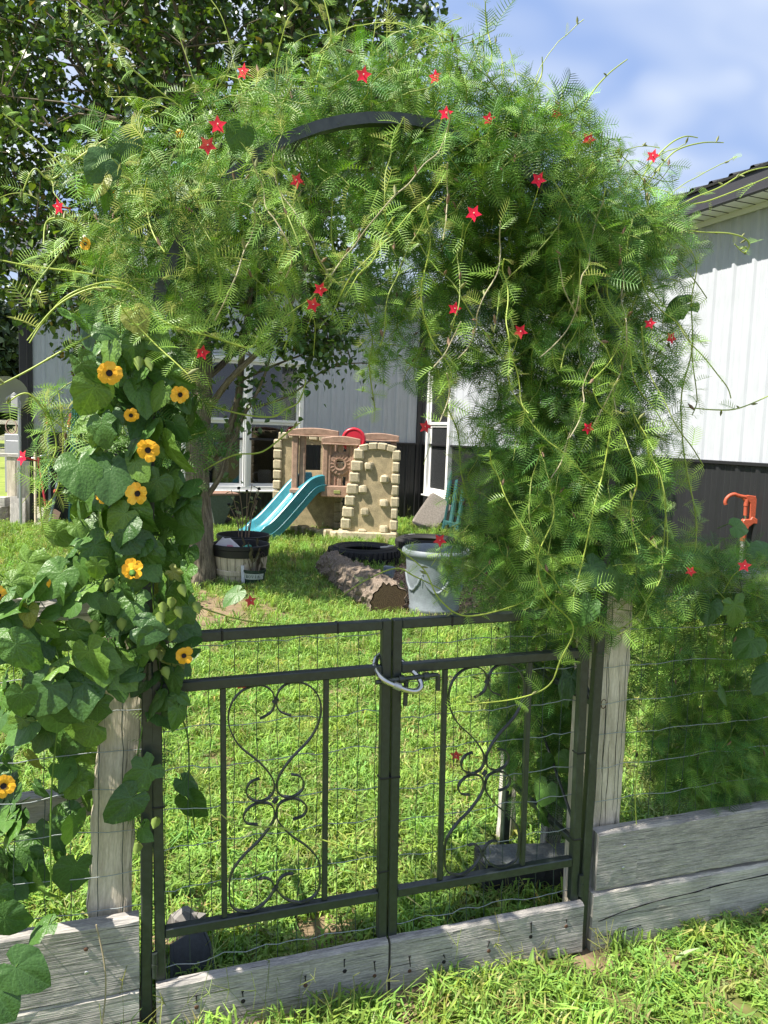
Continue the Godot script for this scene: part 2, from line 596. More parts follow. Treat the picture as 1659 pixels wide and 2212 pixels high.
func window_unit(house: Node3D, xf: Transform3D, x0: float, x1: float, y0: float, y1: float, mulls: Array, sash_y: float, pane_mat) -> void:
	var w := Node3D.new()
	w.name = "window"
	house.add_child(w, true)
	w.transform = xf
	var f := 0.07
	var fr := MB.new()
	fr.box(Vector3((x0 + x1) / 2, y0 + f / 2, 0.03), Vector3(x1 - x0, f, 0.09), 0.004)
	fr.box(Vector3((x0 + x1) / 2, y1 - f / 2, 0.03), Vector3(x1 - x0, f, 0.09), 0.004)
	fr.box(Vector3(x0 + f / 2, (y0 + y1) / 2, 0.03), Vector3(f, y1 - y0 - 2 * f, 0.088), 0.004)
	fr.box(Vector3(x1 - f / 2, (y0 + y1) / 2, 0.03), Vector3(f, y1 - y0 - 2 * f, 0.088), 0.004)
	part(w, "window_frame", fr, M.vinyl)
	var sl := MB.new()
	sl.box(Vector3((x0 + x1) / 2, y0 - 0.012, 0.045), Vector3(x1 - x0 + 0.04, 0.022, 0.13), 0.004)
	part(w, "window_sill", sl, M.vinyl)
	var ed := [x0 + f]
	for m in mulls:
		var mb := MB.new()
		mb.box(Vector3(m, (y0 + y1) / 2, 0.028), Vector3(0.10, y1 - y0 - 2 * f, 0.08), 0.004)
		mb.box(Vector3(m, (y0 + y1) / 2, 0.072), Vector3(0.035, y1 - y0 - 2 * f, 0.010), 0.002)
		part(w, "mullion", mb, M.vinyl)
		ed.append(m - 0.05); ed.append(m + 0.05)
	ed.append(x1 - f)
	for i in range(0, ed.size(), 2):
		var a: float = ed[i]
		var d: float = ed[i + 1]
		for half in [[y0 + f, sash_y, 0.0], [sash_y, y1 - f, 0.022]]:
			var s := MB.new()
			var t := 0.042
			var yc: float = (half[0] + half[1]) / 2
			var hh: float = half[1] - half[0]
			var z: float = half[2]
			s.box(Vector3((a + d) / 2, half[0] + t / 2, z), Vector3(d - a, t, 0.032), 0.003)
			s.box(Vector3((a + d) / 2, half[1] - t / 2, z), Vector3(d - a, t, 0.032), 0.003)
			s.box(Vector3(a + t / 2, yc, z), Vector3(t, hh - 2 * t, 0.031), 0.003)
			s.box(Vector3(d - t / 2, yc, z), Vector3(t, hh - 2 * t, 0.031), 0.003)
			part(w, "sash", s, M.vinyl)
			var p := MB.new()
			p.box(Vector3((a + d) / 2, yc, z - 0.004), Vector3(d - a - 2 * t, hh - 2 * t, 0.006), 0.0)
			part(w, "pane", p, pane_mat)

func build_house() -> void:
	var fx := Transform3D(Basis(HD, Vector3.UP, HN), HA)
	var wx := Transform3D(Basis(HN, Vector3.UP, -HD), HC)
	var house := thing("house", "white ribbed metal house with black lower walls behind the garden", "house", HA, fx.basis)
	var far := Transform3D.IDENTITY
	var wing := fx.affine_inverse() * wx
	var L := 6.265
	var WL := 10.2
	wall_of_panels(house, far, L - 0.001, [[2.16, 4.07, 0.53, 2.62]])
	wall_of_panels(house, wing, WL, [[0.20, 1.08, 0.50, 2.62]])
	window_unit(house, far, 2.16, 4.07, 0.53, 2.62, [3.15], 1.62, M.glass)
	window_unit(house, wing, 0.20, 1.08, 0.50, 2.62, [], 1.68, M.screen)
	# solid wall behind the ribs, a dark room behind the windows
	var core := MB.new()
	for s in [[0.02, 2.16, 0.0, 3.6], [4.07, L - 0.01, 0.0, 3.6], [2.16, 4.07, 0.0, 0.53], [2.16, 4.07, 2.62, 3.6]]:
		core.box(Vector3((s[0] + s[1]) / 2, (s[2] + s[3]) / 2, -0.06), Vector3(s[1] - s[0] - 0.001, s[3] - s[2] - 0.001, 0.1), 0.0)
	part(house, "wall_core", core, M.room)
	var core2 := MB.new()
	for s in [[0.02, 0.20, 0.0, 3.6], [1.08, WL - 0.02, 0.0, 3.6], [0.20, 1.08, 0.0, 0.50], [0.20, 1.08, 2.62, 3.6]]:
		core2.box(Vector3((s[0] + s[1]) / 2, (s[2] + s[3]) / 2, -0.06), Vector3(s[1] - s[0] - 0.001, s[3] - s[2] - 0.001, 0.1), 0.0)
	part(house, "wall_core", core2, M.room).transform = wing
	var room := MB.new()
	room.box(Vector3(3.1, 1.6, -2.4), Vector3(3.6, 3.2, 0.05), 0.0)
	room.box(Vector3(1.3, 1.6, -1.25), Vector3(0.05, 3.2, 2.2), 0.0)
	room.box(Vector3(4.9, 1.6, -1.25), Vector3(0.05, 3.2, 2.2), 0.0)
	room.box(Vector3(3.1, 0.25, -1.25), Vector3(3.5, 0.05, 2.2), 0.0)
	room.box(Vector3(3.1, 3.1, -1.25), Vector3(3.5, 0.05, 2.2), 0.0)
	part(house, "room", room, M.room)
	var room2 := MB.new()
	room2.box(Vector3(0.64, 1.6, -0.5), Vector3(1.1, 2.6, 0.05), 0.0)
	room2.box(Vector3(0.05, 1.6, -0.3), Vector3(0.05, 2.6, 0.34), 0.0)
	room2.box(Vector3(1.22, 1.6, -0.3), Vector3(0.05, 2.6, 0.34), 0.0)
	part(house, "room", room2, M.room).transform = wing
	# curtain hung inside, in folds
	var cu := MB.new()
	for i in 16:
		var xa := 3.68 + i * 0.018
		var xb := xa + 0.018
		cu.quad(Vector3(xa, 1.0, -0.14 + 0.02 * sin(i * 1.9)), Vector3(xb, 1.0, -0.14 + 0.02 * sin((i + 1) * 1.9)), Vector3(xb + 0.02, 2.55, -0.14 + 0.02 * sin((i + 1) * 1.9)), Vector3(xa + 0.02, 2.55, -0.14 + 0.02 * sin(i * 1.9)))
	part(house, "curtain", cu, M.curtain)
	# trims
	for q in [[far, L - 0.16], [wing, WL]]:
		var t := MB.new()
		t.box(Vector3(q[1] / 2, 1.345, 0.016), Vector3(q[1] - 0.004, 0.034, 0.05), 0.004)
		var o := part(house, "drip_trim", t, M.trim_black)
		o.transform = q[0]
	for q in [[-0.085, 0.09, 0.030], [L - 0.165, L - 0.02, 0.028]]:
		var t := MB.new()
		t.box(Vector3((q[0] + q[1]) / 2, 1.81, 0.0), Vector3(q[1] - q[0], 3.6, 0.075 if q[0] < 0 else 0.07), 0.006)
		t.box(Vector3((q[0] + q[1]) / 2 + 0.02, 1.81, 0.038), Vector3(0.018, 3.58, 0.012), 0.003)
		part(house, "corner_trim", t, M.trim_black)
	var side := part(house, "siding", siding(0.0, 5.0, 0.04, 3.62), M.siding)
	side.transform = Transform3D(Basis(Vector3(0, 0, 1), Vector3.UP, Vector3(-1, 0, 0)), Vector3(-0.03, 0, -5.05))
	# eaves: soffit, fascia, ribbed roof; the wing's is the one in view
	for q in [[wing, 0.10, WL + 0.2, 0.30], [far, -0.35, L - 0.32, 0.07]]:
		var ov: float = q[3]
		var s := MB.new()
		s.box(Vector3((q[1] + q[2]) / 2, 3.632, ov / 2 + 0.012), Vector3(q[2] - q[1], 0.02, ov - 0.03), 0.002)
		part(house, "soffit", s, M.soffit).transform = q[0]
		var fz := MB.new()
		fz.box(Vector3((q[1] + q[2]) / 2, 3.595, 0.032), Vector3(q[2] - q[1], 0.05, 0.02), 0.003)
		part(house, "frieze", fz, M.soffit).transform = q[0]
		var fa := MB.new()
		fa.box(Vector3((q[1] + q[2]) / 2, 3.715, ov + 0.012), Vector3(q[2] - q[1], 0.195, 0.022), 0.003)
		fa.box(Vector3((q[1] + q[2]) / 2, 3.622, ov + 0.004), Vector3(q[2] - q[1], 0.012, 0.05), 0.002)
		part(house, "fascia", fa, M.fascia).transform = q[0]
		var rf := siding(q[1], q[2], 0.0, 4.8)
		var ro := part(house, "roof", rf, M.roofing)
		var pitch := deg_to_rad(18.0)
		ro.transform = q[0] * Transform3D(Basis(Vector3.RIGHT, Vector3(0, sin(pitch), -cos(pitch)), Vector3(0, cos(pitch), sin(pitch))), Vector3(0, 3.815, ov + 0.05))
		var under := MB.new()
		under.box(Vector3((q[1] + q[2]) / 2, 2.4, -0.012), Vector3(q[2] - q[1], 4.8, 0.02), 0.0)
		part(house, "roof_deck", under, M.roofing).transform = ro.transform
	# perforations of the wing's soffit read as fine grooves
	for i in 46:
		var gr := MB.new()
		gr.box(Vector3(3.4 + i * 0.15, 3.6205, 0.162), Vector3(0.008, 0.006, 0.25), 0.0)
		part(house, "soffit_groove", gr, M.fascia).transform = wing
	var sc := MB.new()
	for y in [1.40, 2.28, 3.1]:
		for i in 30:
			sc.box(Vector3(2.0 + i * 0.2286 + 0.05, y, 0.004), Vector3(0.012, 0.012, 0.01), 0.003)
	var scp := part(house, "screw_row", sc, M.steel_dull)
	scp.transform = wing
	scp.set_meta("kind", "stuff")


# ---------------------------------------------------------------- planks
func plank(L: float, H: float, T: float, seed_: float, segs := 28, wear := 0.003) -> MB:
	# x 0..L, y 0..H, z -T..0 (front at 0); edges worn and a little uneven
	var b := MB.new()
	var c := minf(0.006, T * 0.3)
	var prof := [Vector2(0, c), Vector2(0, H * 0.33), Vector2(0, H * 0.66), Vector2(0, H - c), Vector2(-c, H), Vector2(-T + c, H), Vector2(-T, H - c), Vector2(-T, c), Vector2(-T + c, 0), Vector2(-c, 0)]
	var rings := []
	for i in segs + 1:
		var x := L * i / segs
		var ring := []
		for k in prof.size():
			var p: Vector2 = prof[k]
			var w := wear * (2.2 if k in [3, 4, 9, 0] else 0.8)
			var dz := noise_at(x + seed_ * 3.7, p.y * 4.0 + k * 0.37, 6.0) * w
			var dy := noise_at(x * 2.0 + seed_, k * 1.7, 5.0) * w
			var bow := noise_at(x + seed_, 3.0, 0.7) * wear * 1.5
			ring.append(Vector3(x, p.y + dy + bow, p.x + dz))
		rings.append(ring)
	var m := prof.size()
	for i in segs:
		for k in m:
			var k2 := (k + 1) % m
			var a: Vector3 = rings[i][k]; var d: Vector3 = rings[i + 1][k]; var e: Vector3 = rings[i + 1][k2]; var f: Vector3 = rings[i][k2]
			var o := Vector2(seed_ * 0.37, seed_ * 0.21)
			b.quad(a, d, e, f, Vector2(a.x, a.y - a.z) + o, Vector2(d.x, d.y - d.z) + o, Vector2(e.x, e.y - e.z) + o, Vector2(f.x, f.y - f.z) + o)
	for en in [0, segs]:
		var cc := Vector3.ZERO
		for p in rings[en]: cc += p
		cc /= m
		for k in m:
			var p: Vector3 = rings[en][k]
			var q: Vector3 = rings[en][(k + 1) % m]
			var ua := Vector2(cc.y, cc.z) * 0.3; var ub := Vector2(p.y, p.z) * 0.3; var uc := Vector2(q.y, q.z) * 0.3
			if en == 0: b.tri(cc, p, q, ua, ub, uc)
			else: b.tri(cc, q, p, ua, uc, ub)
	return b

func wire_line(a: Vector3, d: Vector3, wob: float, seed_: float, n := 14) -> Array:
	var out := []
	for i in n + 1:
		var t := float(i) / n
		var p := a.lerp(d, t)
		out.append(p + Vector3(noise_at(t * 3.0 + seed_, seed_ * 1.3, 2.0), noise_at(t * 3.0 + seed_ * 2.0, 9.0, 2.0), noise_at(t * 3.0, seed_, 2.0) * 0.6) * wob)
	return out

func wire_panel(parent: Node, u0: float, u1: float, y0: float, y1: float, z: float, du: float, dy: float, seed_: float, slope := 0.0) -> void:
	var u := u0
	var k := 0.0
	while u < u1:
		var b := MB.new()
		b.tube(wire_line(Vector3(u, y0 + slope * u, z), Vector3(u + rr(-0.006, 0.006), y1 + slope * u, z), 0.006, seed_ + k), 0.0010, 4, false)
		part(parent, "wire", b, M.green_wire)
		u += du * rr(0.94, 1.06)
		k += 1.0
	var y := y0 + dy * 0.4
	while y < y1:
		var b := MB.new()
		b.tube(wire_line(Vector3(u0 - 0.01, y + slope * u0, z + 0.002), Vector3(u1, y + slope * u1 + rr(-0.006, 0.006), z + 0.002), 0.011, seed_ + k, int((u1 - u0) / 0.03) + 4), 0.00125, 4, false)
		part(parent, "wire", b, M.wire)
		y += dy * rr(0.92, 1.08)
		k += 1.0


# ---------------------------------------------------------------- arch and gate
func build_arch_and_gate() -> void:
	var gb := Basis(GU, Vector3.UP, -GW)
	var arch := thing("garden_arch", "dark green metal garden arch buried under flowering vines", "arch", GO, gb)
	var cx := -0.016
	var R := 0.614
	var spring := 1.63
	for w in [0.02, 0.52]:
		for s in [-1.0, 1.0]:
			var p := MB.new()
			p.box(Vector3(cx + s * R, spring / 2, -w), Vector3(0.027, spring, 0.027), 0.003)
			part(arch, "post", p, M.iron)
		var pts := []
		for i in 33:
			var a := PI * i / 32.0
			pts.append(Vector3(cx - cos(a) * R, spring + sin(a) * (R + 0.012), -w))
		var h := MB.new()
		h.strap(pts, Vector3(0, 0, 1), 0.028, 0.026)
		part(arch, "hoop", h, M.iron)
	for y in [0.30, 0.75, 1.2, 1.6]:
		for s in [-1.0, 1.0]:
			var p := MB.new()
			p.box(Vector3(cx + s * R, y, -0.27), Vector3(0.018, 0.018, 0.472), 0.002)
			part(arch, "rung", p, M.iron)
	for i in range(1, 8):
		var a := PI * i / 8.0 - 0.08
		var p := MB.new()
		var bb := Basis(Vector3(0, 0, 1), a - PI / 2)
		p.box(Vector3(cx - cos(a) * R, spring + sin(a) * (R + 0.012), -0.27), Vector3(0.024, 0.018, 0.472), 0.002, Basis(Vector3(0, 0, 1), PI / 2 - a))
		part(arch, "rung", p, M.iron)
	# diagonal side lattice, half seen in the leaves
	for s in [-1.0, 1.0]:
		for q in [[0.3, 0.75], [0.75, 1.2], [1.2, 1.6]]:
			var p := MB.new()
			p.tube([Vector3(cx + s * R, q[0] + 0.01, -0.04), Vector3(cx + s * R, q[1] - 0.01, -0.5)], 0.005, 6)
			part(arch, "brace", p, M.iron)
	var tilt := deg_to_rad(1.15)
	var lb := gb * Basis(Vector3(0, 0, 1), tilt)
	for leaf in [[-0.606, -0.0085, "dark green metal gate leaf with two scrolls, hinged beside the flowering heart-leaved vine", -0.437, -0.179, 1.0], [-0.0045, 0.580, "dark green metal gate leaf with sliding bolt, hinged beside the feathery vine", 0.146, 0.398, -1.0]]:
		var g := thing("gate_leaf", leaf[2], "gate", GO + GW * 0.02, lb, "two leaves of the garden gate")
		var a: float = leaf[0]
		var d: float = leaf[1]
		for x in [a + 0.0125, d - 0.0125]:
			var b := MB.new()
			b.box(Vector3(x, 0.5875, 0), Vector3(0.025, 0.875, 0.025), 0.0025)
			part(g, "stile", b, M.iron)
		for y in [1.012, 0.893, 0.272]:
			var b := MB.new()
			b.box(Vector3((a + d) / 2, y, 0), Vector3(d - a - 0.05, 0.025, 0.0246), 0.0025)
			part(g, "rail", b, M.iron)
		for x in [leaf[3], leaf[4]]:
			var b := MB.new()
			b.box(Vector3(x, 0.5825, 0), Vector3(0.014, 0.596, 0.014), 0.002)
			part(g, "bar", b, M.iron)
		var xc: float = (leaf[3] + leaf[4]) / 2
		var wd: float = leaf[4] - leaf[3] - 0.018
		var top := [[-0.165, 0.145], [-0.05, 0.122], [-0.008, 0.078], [-0.045, 0.026], [-0.16, 0.0], [-0.33, 0.014], [-0.455, 0.07], [-0.48, 0.155], [-0.38, 0.25], [-0.17, 0.335], [-0.05, 0.40], [-0.010, 0.45], [-0.05, 0.492], [-0.16, 0.510], [-0.27, 0.49], [-0.305, 0.455], [-0.26, 0.42], [-0.165, 0.407]]
		var bot := [[-0.187, 0.612], [-0.30, 0.60], [-0.335, 0.565], [-0.27, 0.53], [-0.17, 0.516], [-0.05, 0.53], [-0.010, 0.57], [-0.03, 0.61], [-0.16, 0.68], [-0.34, 0.745], [-0.465, 0.815], [-0.485, 0.89], [-0.475, 0.95], [-0.41, 0.985], [-0.27, 1.0], [-0.12, 0.975], [-0.015, 0.92], [-0.04, 0.88], [-0.11, 0.86], [-0.19, 0.862]]
		for m in [-1.0, 1.0]:
			for curve in [top, bot]:
				var pts := []
				for q in curve:
					pts.append(Vector3(xc - q[0] * m * wd, 0.878 - q[1] * 0.590, 0.0))
				var b := MB.new()
				b.strap(smooth_line(pts, 5), Vector3(0, 0, 1), 0.0105, 0.0034)
				part(g, "scroll", b, M.strap_iron)
		for y in [0.835, 0.574, 0.338]:
			var b := MB.new()
			b.tube([Vector3(xc - 0.005, y - 0.006, 0), Vector3(xc + 0.005, y + 0.006, 0)], 0.006, 6)
			part(g, "weld", b, M.strap_iron)
		wire_panel(g, a + 0.03, d - 0.01, 0.13, 1.0, -0.018, 0.0535, 0.098, 4.0 + a * 7.0)
		# kick board across the foot of the leaf
		var kb := plank(d - a - 0.003 if a < -0.1 else d - a + 0.004, 0.152, 0.03, 2.0 + a * 5.0, 30, 0.0018)
		var ko := part(g, "kick_board", kb, M.board_dark)
		ko.position = Vector3(a + 0.001, 0.002, 0.034)
		var slots := [0.08, 0.20, 0.36, 0.47, 0.55] if a < -0.1 else [0.05, 0.17, 0.28, 0.40, 0.52]
		var si := 0
		for s in slots:
			s += rr(-0.02, 0.02)
			var lo := 0.085 + rr(-0.02, 0.022)
			var b := MB.new()
			var ln := rr(0.010, 0.034)
			b.tube([Vector3(s, lo + ln, 0.0006), Vector3(s + rr(-0.001, 0.001), lo + ln * 0.8, 0.0006), Vector3(s + rr(-0.003, 0.004), lo, 0.0006)], [0.0034, 0.0018, 0.0012], 7)
			part(ko, "screw_slot", b, M.hole)
			b = MB.new()
			b.lathe([Vector2(0, 0.002), Vector2(0.005, 0.0016), Vector2(0.006, 0.0)], 8, Vector3(s + 0.001, lo - 0.012, 0), Basis(Vector3.RIGHT, PI / 2))
			part(ko, "nail_head", b, M.hole if si % 2 else M.rust)
			si += 1
		for q in [[a + (d - a) * 0.28, 1.012, false], [a + (d - a) * 0.76, 1.012, false], [a + 0.0125, 0.60, true], [d - 0.0125, 0.60, true], [d - 0.0125, 0.34, true]]:
			var b := MB.new()
			if q[2]: b.box(Vector3(q[0], q[1], 0), Vector3(0.0285, 0.005, 0.0285), 0.001)
			else: b.box(Vector3(q[0], q[1], 0), Vector3(0.005, 0.0285, 0.0285), 0.001)
			b.box(Vector3(q[0] + 0.004, q[1] - 0.012, -0.018), Vector3(0.007, 0.007, 0.007), 0.001)
			part(g, "cable_tie", b, M.black_plastic)
		for y in [0.20, 0.93]:
			var hx: float = a - 0.001 if a < -0.1 else d + 0.003
			var b := MB.new()
			b.tube([Vector3(hx, y - 0.032, 0.016), Vector3(hx, y + 0.032, 0.016)], 0.007, 10)
			b.tube([Vector3(hx, y - 0.004, 0.0162), Vector3(hx, y + 0.004, 0.0162)], 0.0082, 10)
			part(g, "hinge", b, M.iron)
		if a > -0.1:
			var b := MB.new()
			b.tube(smooth_line([Vector3(-0.055, 0.868, 0.026), Vector3(0.05, 0.872, 0.026), Vector3(0.108, 0.874, 0.026), Vector3(0.116, 0.868, 0.026), Vector3(0.117, 0.858, 0.026), Vector3(0.117, 0.832, 0.026)], 4), 0.0062, 10)
			b.tube([Vector3(0.028, 0.866, 0.026), Vector3(0.026, 0.80, 0.026)], 0.0062, 10)
			part(g, "sliding_bolt", b, M.iron)
			b = MB.new()
			b.tube([Vector3(0.008, 0.8705, 0.026), Vector3(0.022, 0.871, 0.026)], 0.0105, 10)
			b.tube([Vector3(0.075, 0.8725, 0.026), Vector3(0.09, 0.873, 0.026)], 0.0105, 10)
			part(g, "bolt_collar", b, M.iron)
	# carabiner closed round both meeting stiles
	var c := thing("carabiner", "shiny steel screw-lock carabiner clipping the two gate leaves together", "carabiner", GO + GW * 0.02, lb)
	var ring := [Vector3(-0.048, 0.905, -0.004), Vector3(-0.049, 0.893, 0.012), Vector3(-0.036, 0.876, 0.034), Vector3(-0.005, 0.860, 0.046), Vector3(0.028, 0.846, 0.048), Vector3(0.052, 0.843, 0.044), Vector3(0.066, 0.853, 0.034), Vector3(0.062, 0.872, 0.018), Vector3(0.040, 0.895, -0.008), Vector3(0.014, 0.914, -0.030), Vector3(-0.016, 0.922, -0.034), Vector3(-0.038, 0.917, -0.022)]
	var closed := ring.duplicate()
	closed.append(ring[0])
	var b := MB.new()
	b.tube(smooth_line(closed, 6), 0.0076, 12, false)
	part(c, "ring", b, M.steel)
	b = MB.new()
	var s0: Vector3 = ring[3].lerp(ring[2], 0.25)
	var s1: Vector3 = ring[3].lerp(ring[4], 0.35)
	b.tube([s0, s0.lerp(s1, 0.08), s0.lerp(s1, 0.92), s1], [0.0080, 0.0102, 0.0102, 0.0080], 8)
	part(c, "lock_sleeve", b, M.steel_dull)


# ---------------------------------------------------------------- fences
func build_fences() -> void:
	var gb := Basis(GU, Vector3.UP, -GW)
	var f := thing("wire_fence", "weathered post and board fence with wire beside the feathery vine, board ends split", "fence", GO, gb)
	var p := plank(1.09, 0.122, 0.11, 5.0, 26, 0.003)
	var po := part(f, "post", p, M.post)
	po.transform = Transform3D(Basis(Vector3.UP, Vector3.LEFT, Vector3.BACK) * Basis(Vector3(0, 0, 1), 0.012), Vector3(0.742, 0.0, -0.055))
	# splits and a knot in the post
	for q in [[0.03, 0.40, 0.80], [0.055, 0.36, 0.62], [0.075, 0.45, 1.0], [0.095, 0.36, 0.9], [0.11, 0.5, 0.75]]:
		var line := []
		var rad := []
		for i in 9:
			line.append(Vector3(lerpf(q[1], q[2], i / 8.0), q[0] + 0.002 * sin(i * 1.3 + q[0] * 90.0), 0.0003))
			rad.append(0.0003 + 0.0008 * sin(PI * i / 8.0))
		var s := MB.new()
		s.tube(line, rad, 5)
		part(po, "split", s, M.hole)
	var kn := []
	for i in 15:
		kn.append(Vector3(0.735 + cos(TAU * i / 14) * 0.014, 0.082 + sin(TAU * i / 14) * 0.0085, 0.0002))
	var ks := MB.new()
	ks.tube(kn, 0.0014, 5, false)
	part(po, "knot", ks, M.rust)
	for q in [[0.186, 0.178, 0.046, 7.0, 0.628, M.board_dark], [0.0, 0.182, 0.05, 9.0, 0.620, M.board]]:
		var o := part(f, "board", plank(1.9, q[1], q[2], q[3], 60, 0.0022), q[5])
		o.position = Vector3(q[4], q[0], 0.0 if q[0] > 0.1 else 0.006)
		o.rotation.z = 0.012 if q[0] > 0.1 else 0.006
		if q[0] > 0.1:
			for y in [0.06, 0.13]:
				var s := MB.new()
				s.lathe([Vector2(0, 0.002), Vector2(0.004, 0.0015), Vector2(0.0055, 0.0)], 8, Vector3(0.09, y, 0.001), Basis(Vector3.RIGHT, PI / 2))
				part(o, "nail_head", s, M.steel_dull)
		else:
			for cr in [[[0.02, 0.095], [0.12, 0.115], [0.25, 0.128], [0.36, 0.132], [0.45, 0.140], [0.7, 0.148], [0.95, 0.152]], [[0.02, 0.045], [0.09, 0.046], [0.17, 0.058]]]:
				var line := []
				for t in cr: line.append(Vector3(t[0], t[1], 0.0004))
				var s := MB.new()
				var rad := []
				var sl := smooth_line(line, 4)
				for i in sl.size(): rad.append(0.0008 + 0.0016 * absf(sin(i * 0.9)))
				s.tube(sl, rad, 5)
				part(o, "crack", s, M.hole)
	var rl := part(f, "top_rail", plank(1.9, 0.06, 0.09, 12.0, 40, 0.004), M.dark_rail)
	rl.position = Vector3(0.66, 1.04, -0.10)
	wire_panel(f, 0.60, 1.95, 0.30, 1.06, -0.046, 0.058, 0.098, 31.0, 0.01)
	f = thing("wire_fence", "weathered board and wire fence overgrown by the vine with orange flowers", "fence", GO, gb)
	po = part(f, "post", plank(1.07, 0.10, 0.10, 15.0, 26, 0.004), M.post)
	po.transform = Transform3D(Basis(Vector3.UP, Vector3.LEFT, Vector3.BACK) * Basis(Vector3(0, 0, 1), -0.05), Vector3(-0.682, 0.0, -0.06))
	for q in [[0.125, 0.186, 17.0, M.board_dark], [0.0, 0.122, 19.0, M.board]]:
		var o := part(f, "board", plank(1.6, q[1], 0.042, q[2], 50, 0.0018), q[3])
		o.position = Vector3(-2.246, q[0] - 0.012, 0.0)
		o.rotation.z = 0.012
		for y in [0.07, 0.13]:
			if q[0] < 0.1: continue
			var s := MB.new()
			s.lathe([Vector2(0, 0.002), Vector2(0.004, 0.0015), Vector2(0.0055, 0.0)], 8, Vector3(1.48, y, 0.001), Basis(Vector3.RIGHT, PI / 2))
			part(o, "nail_head", s, M.rust if y > 0.1 else M.steel_dull)
	rl = part(f, "top_rail", plank(1.6, 0.06, 0.09, 22.0, 40, 0.004), M.board)
	rl.position = Vector3(-2.30, 1.03, -0.10)
	rl = part(f, "mid_rail", plank(1.6, 0.07, 0.04, 24.0, 40, 0.004), M.board)
	rl.position = Vector3(-2.30, 0.50, -0.17)
	wire_panel(f, -2.0, -0.64, 0.28, 1.05, -0.050, 0.060, 0.10, 57.0, 0.0)


# ---------------------------------------------------------------- yard
func at_depth(px: float, py: float, d: float) -> Vector3:
	return cam.position + ray(px, py) * d

func on_far(px: float, py: float, out := 0.04) -> Vector3:
	var d := ray(px, py)
	return cam.position + d * ((HA + HN * out - cam.position).dot(HN) / d.dot(HN))

func rock(size: Vector3, seed_: float, p := 0.32, rough := 0.05, na := 9, nb := 5) -> MB:
	# a block with soft edges and a hewn face
	var b := MB.new()
	var g := []
	for j in nb + 1:
		var row := []
		var t := -PI / 2 + PI * j / nb
		for i in na + 1:
			var a := TAU * i / na
			var q := Vector3(cos(t) * cos(a), sin(t), cos(t) * sin(a))
			var s := Vector3(signf(q.x) * pow(absf(q.x), p), signf(q.y) * pow(absf(q.y), p), signf(q.z) * pow(absf(q.z), p)) * size * 0.5
			s *= 1.0 + noise.get_noise_3d(q.x * 1.6 + seed_, q.y * 1.6, q.z * 1.6 + seed_ * 0.7) * rough * 2.0
			row.append(s)
		row[na] = row[0]
		g.append(row)
	for j in nb:
		for i in na:
			b.quad(g[j][i], g[j + 1][i], g[j + 1][i + 1], g[j][i + 1], Vector2(i, j) * 0.05, Vector2(i, j + 1) * 0.05, Vector2(i + 1, j + 1) * 0.05, Vector2(i + 1, j) * 0.05)
	return b

func build_yard() -> void:
	var speck: Texture2D = M.speck
	M.stone_plastic = mat(lin(0.66, 0.57, 0.38), 0.62, 0.0, speck, Vector3(1.5, 1.5, 1.5), true)
	M.wall_plastic = mat(lin(0.58, 0.47, 0.28), 0.6, 0.0, speck, Vector3(0.8, 0.8, 0.8), true)
	M.brown_plastic = mat(lin(0.47, 0.30, 0.215), 0.6, 0.0, speck, Vector3(1.2, 1.2, 1.2), true)
	M.teal_plastic = mat(lin(0.06, 0.31, 0.38), 0.32, 0.0, speck, Vector3(1, 1, 1), true)
	M.red_plastic = mat(lin(0.50, 0.02, 0.04), 0.35)
	M.rubber = mat(lin(0.018, 0.018, 0.019), 0.75, 0.0, speck, Vector3(2, 2, 2), true)
	build_climber()
	build_pots()
	build_tyres_and_log()
	build_hydrant()
	build_left_things()
	build_small_things()

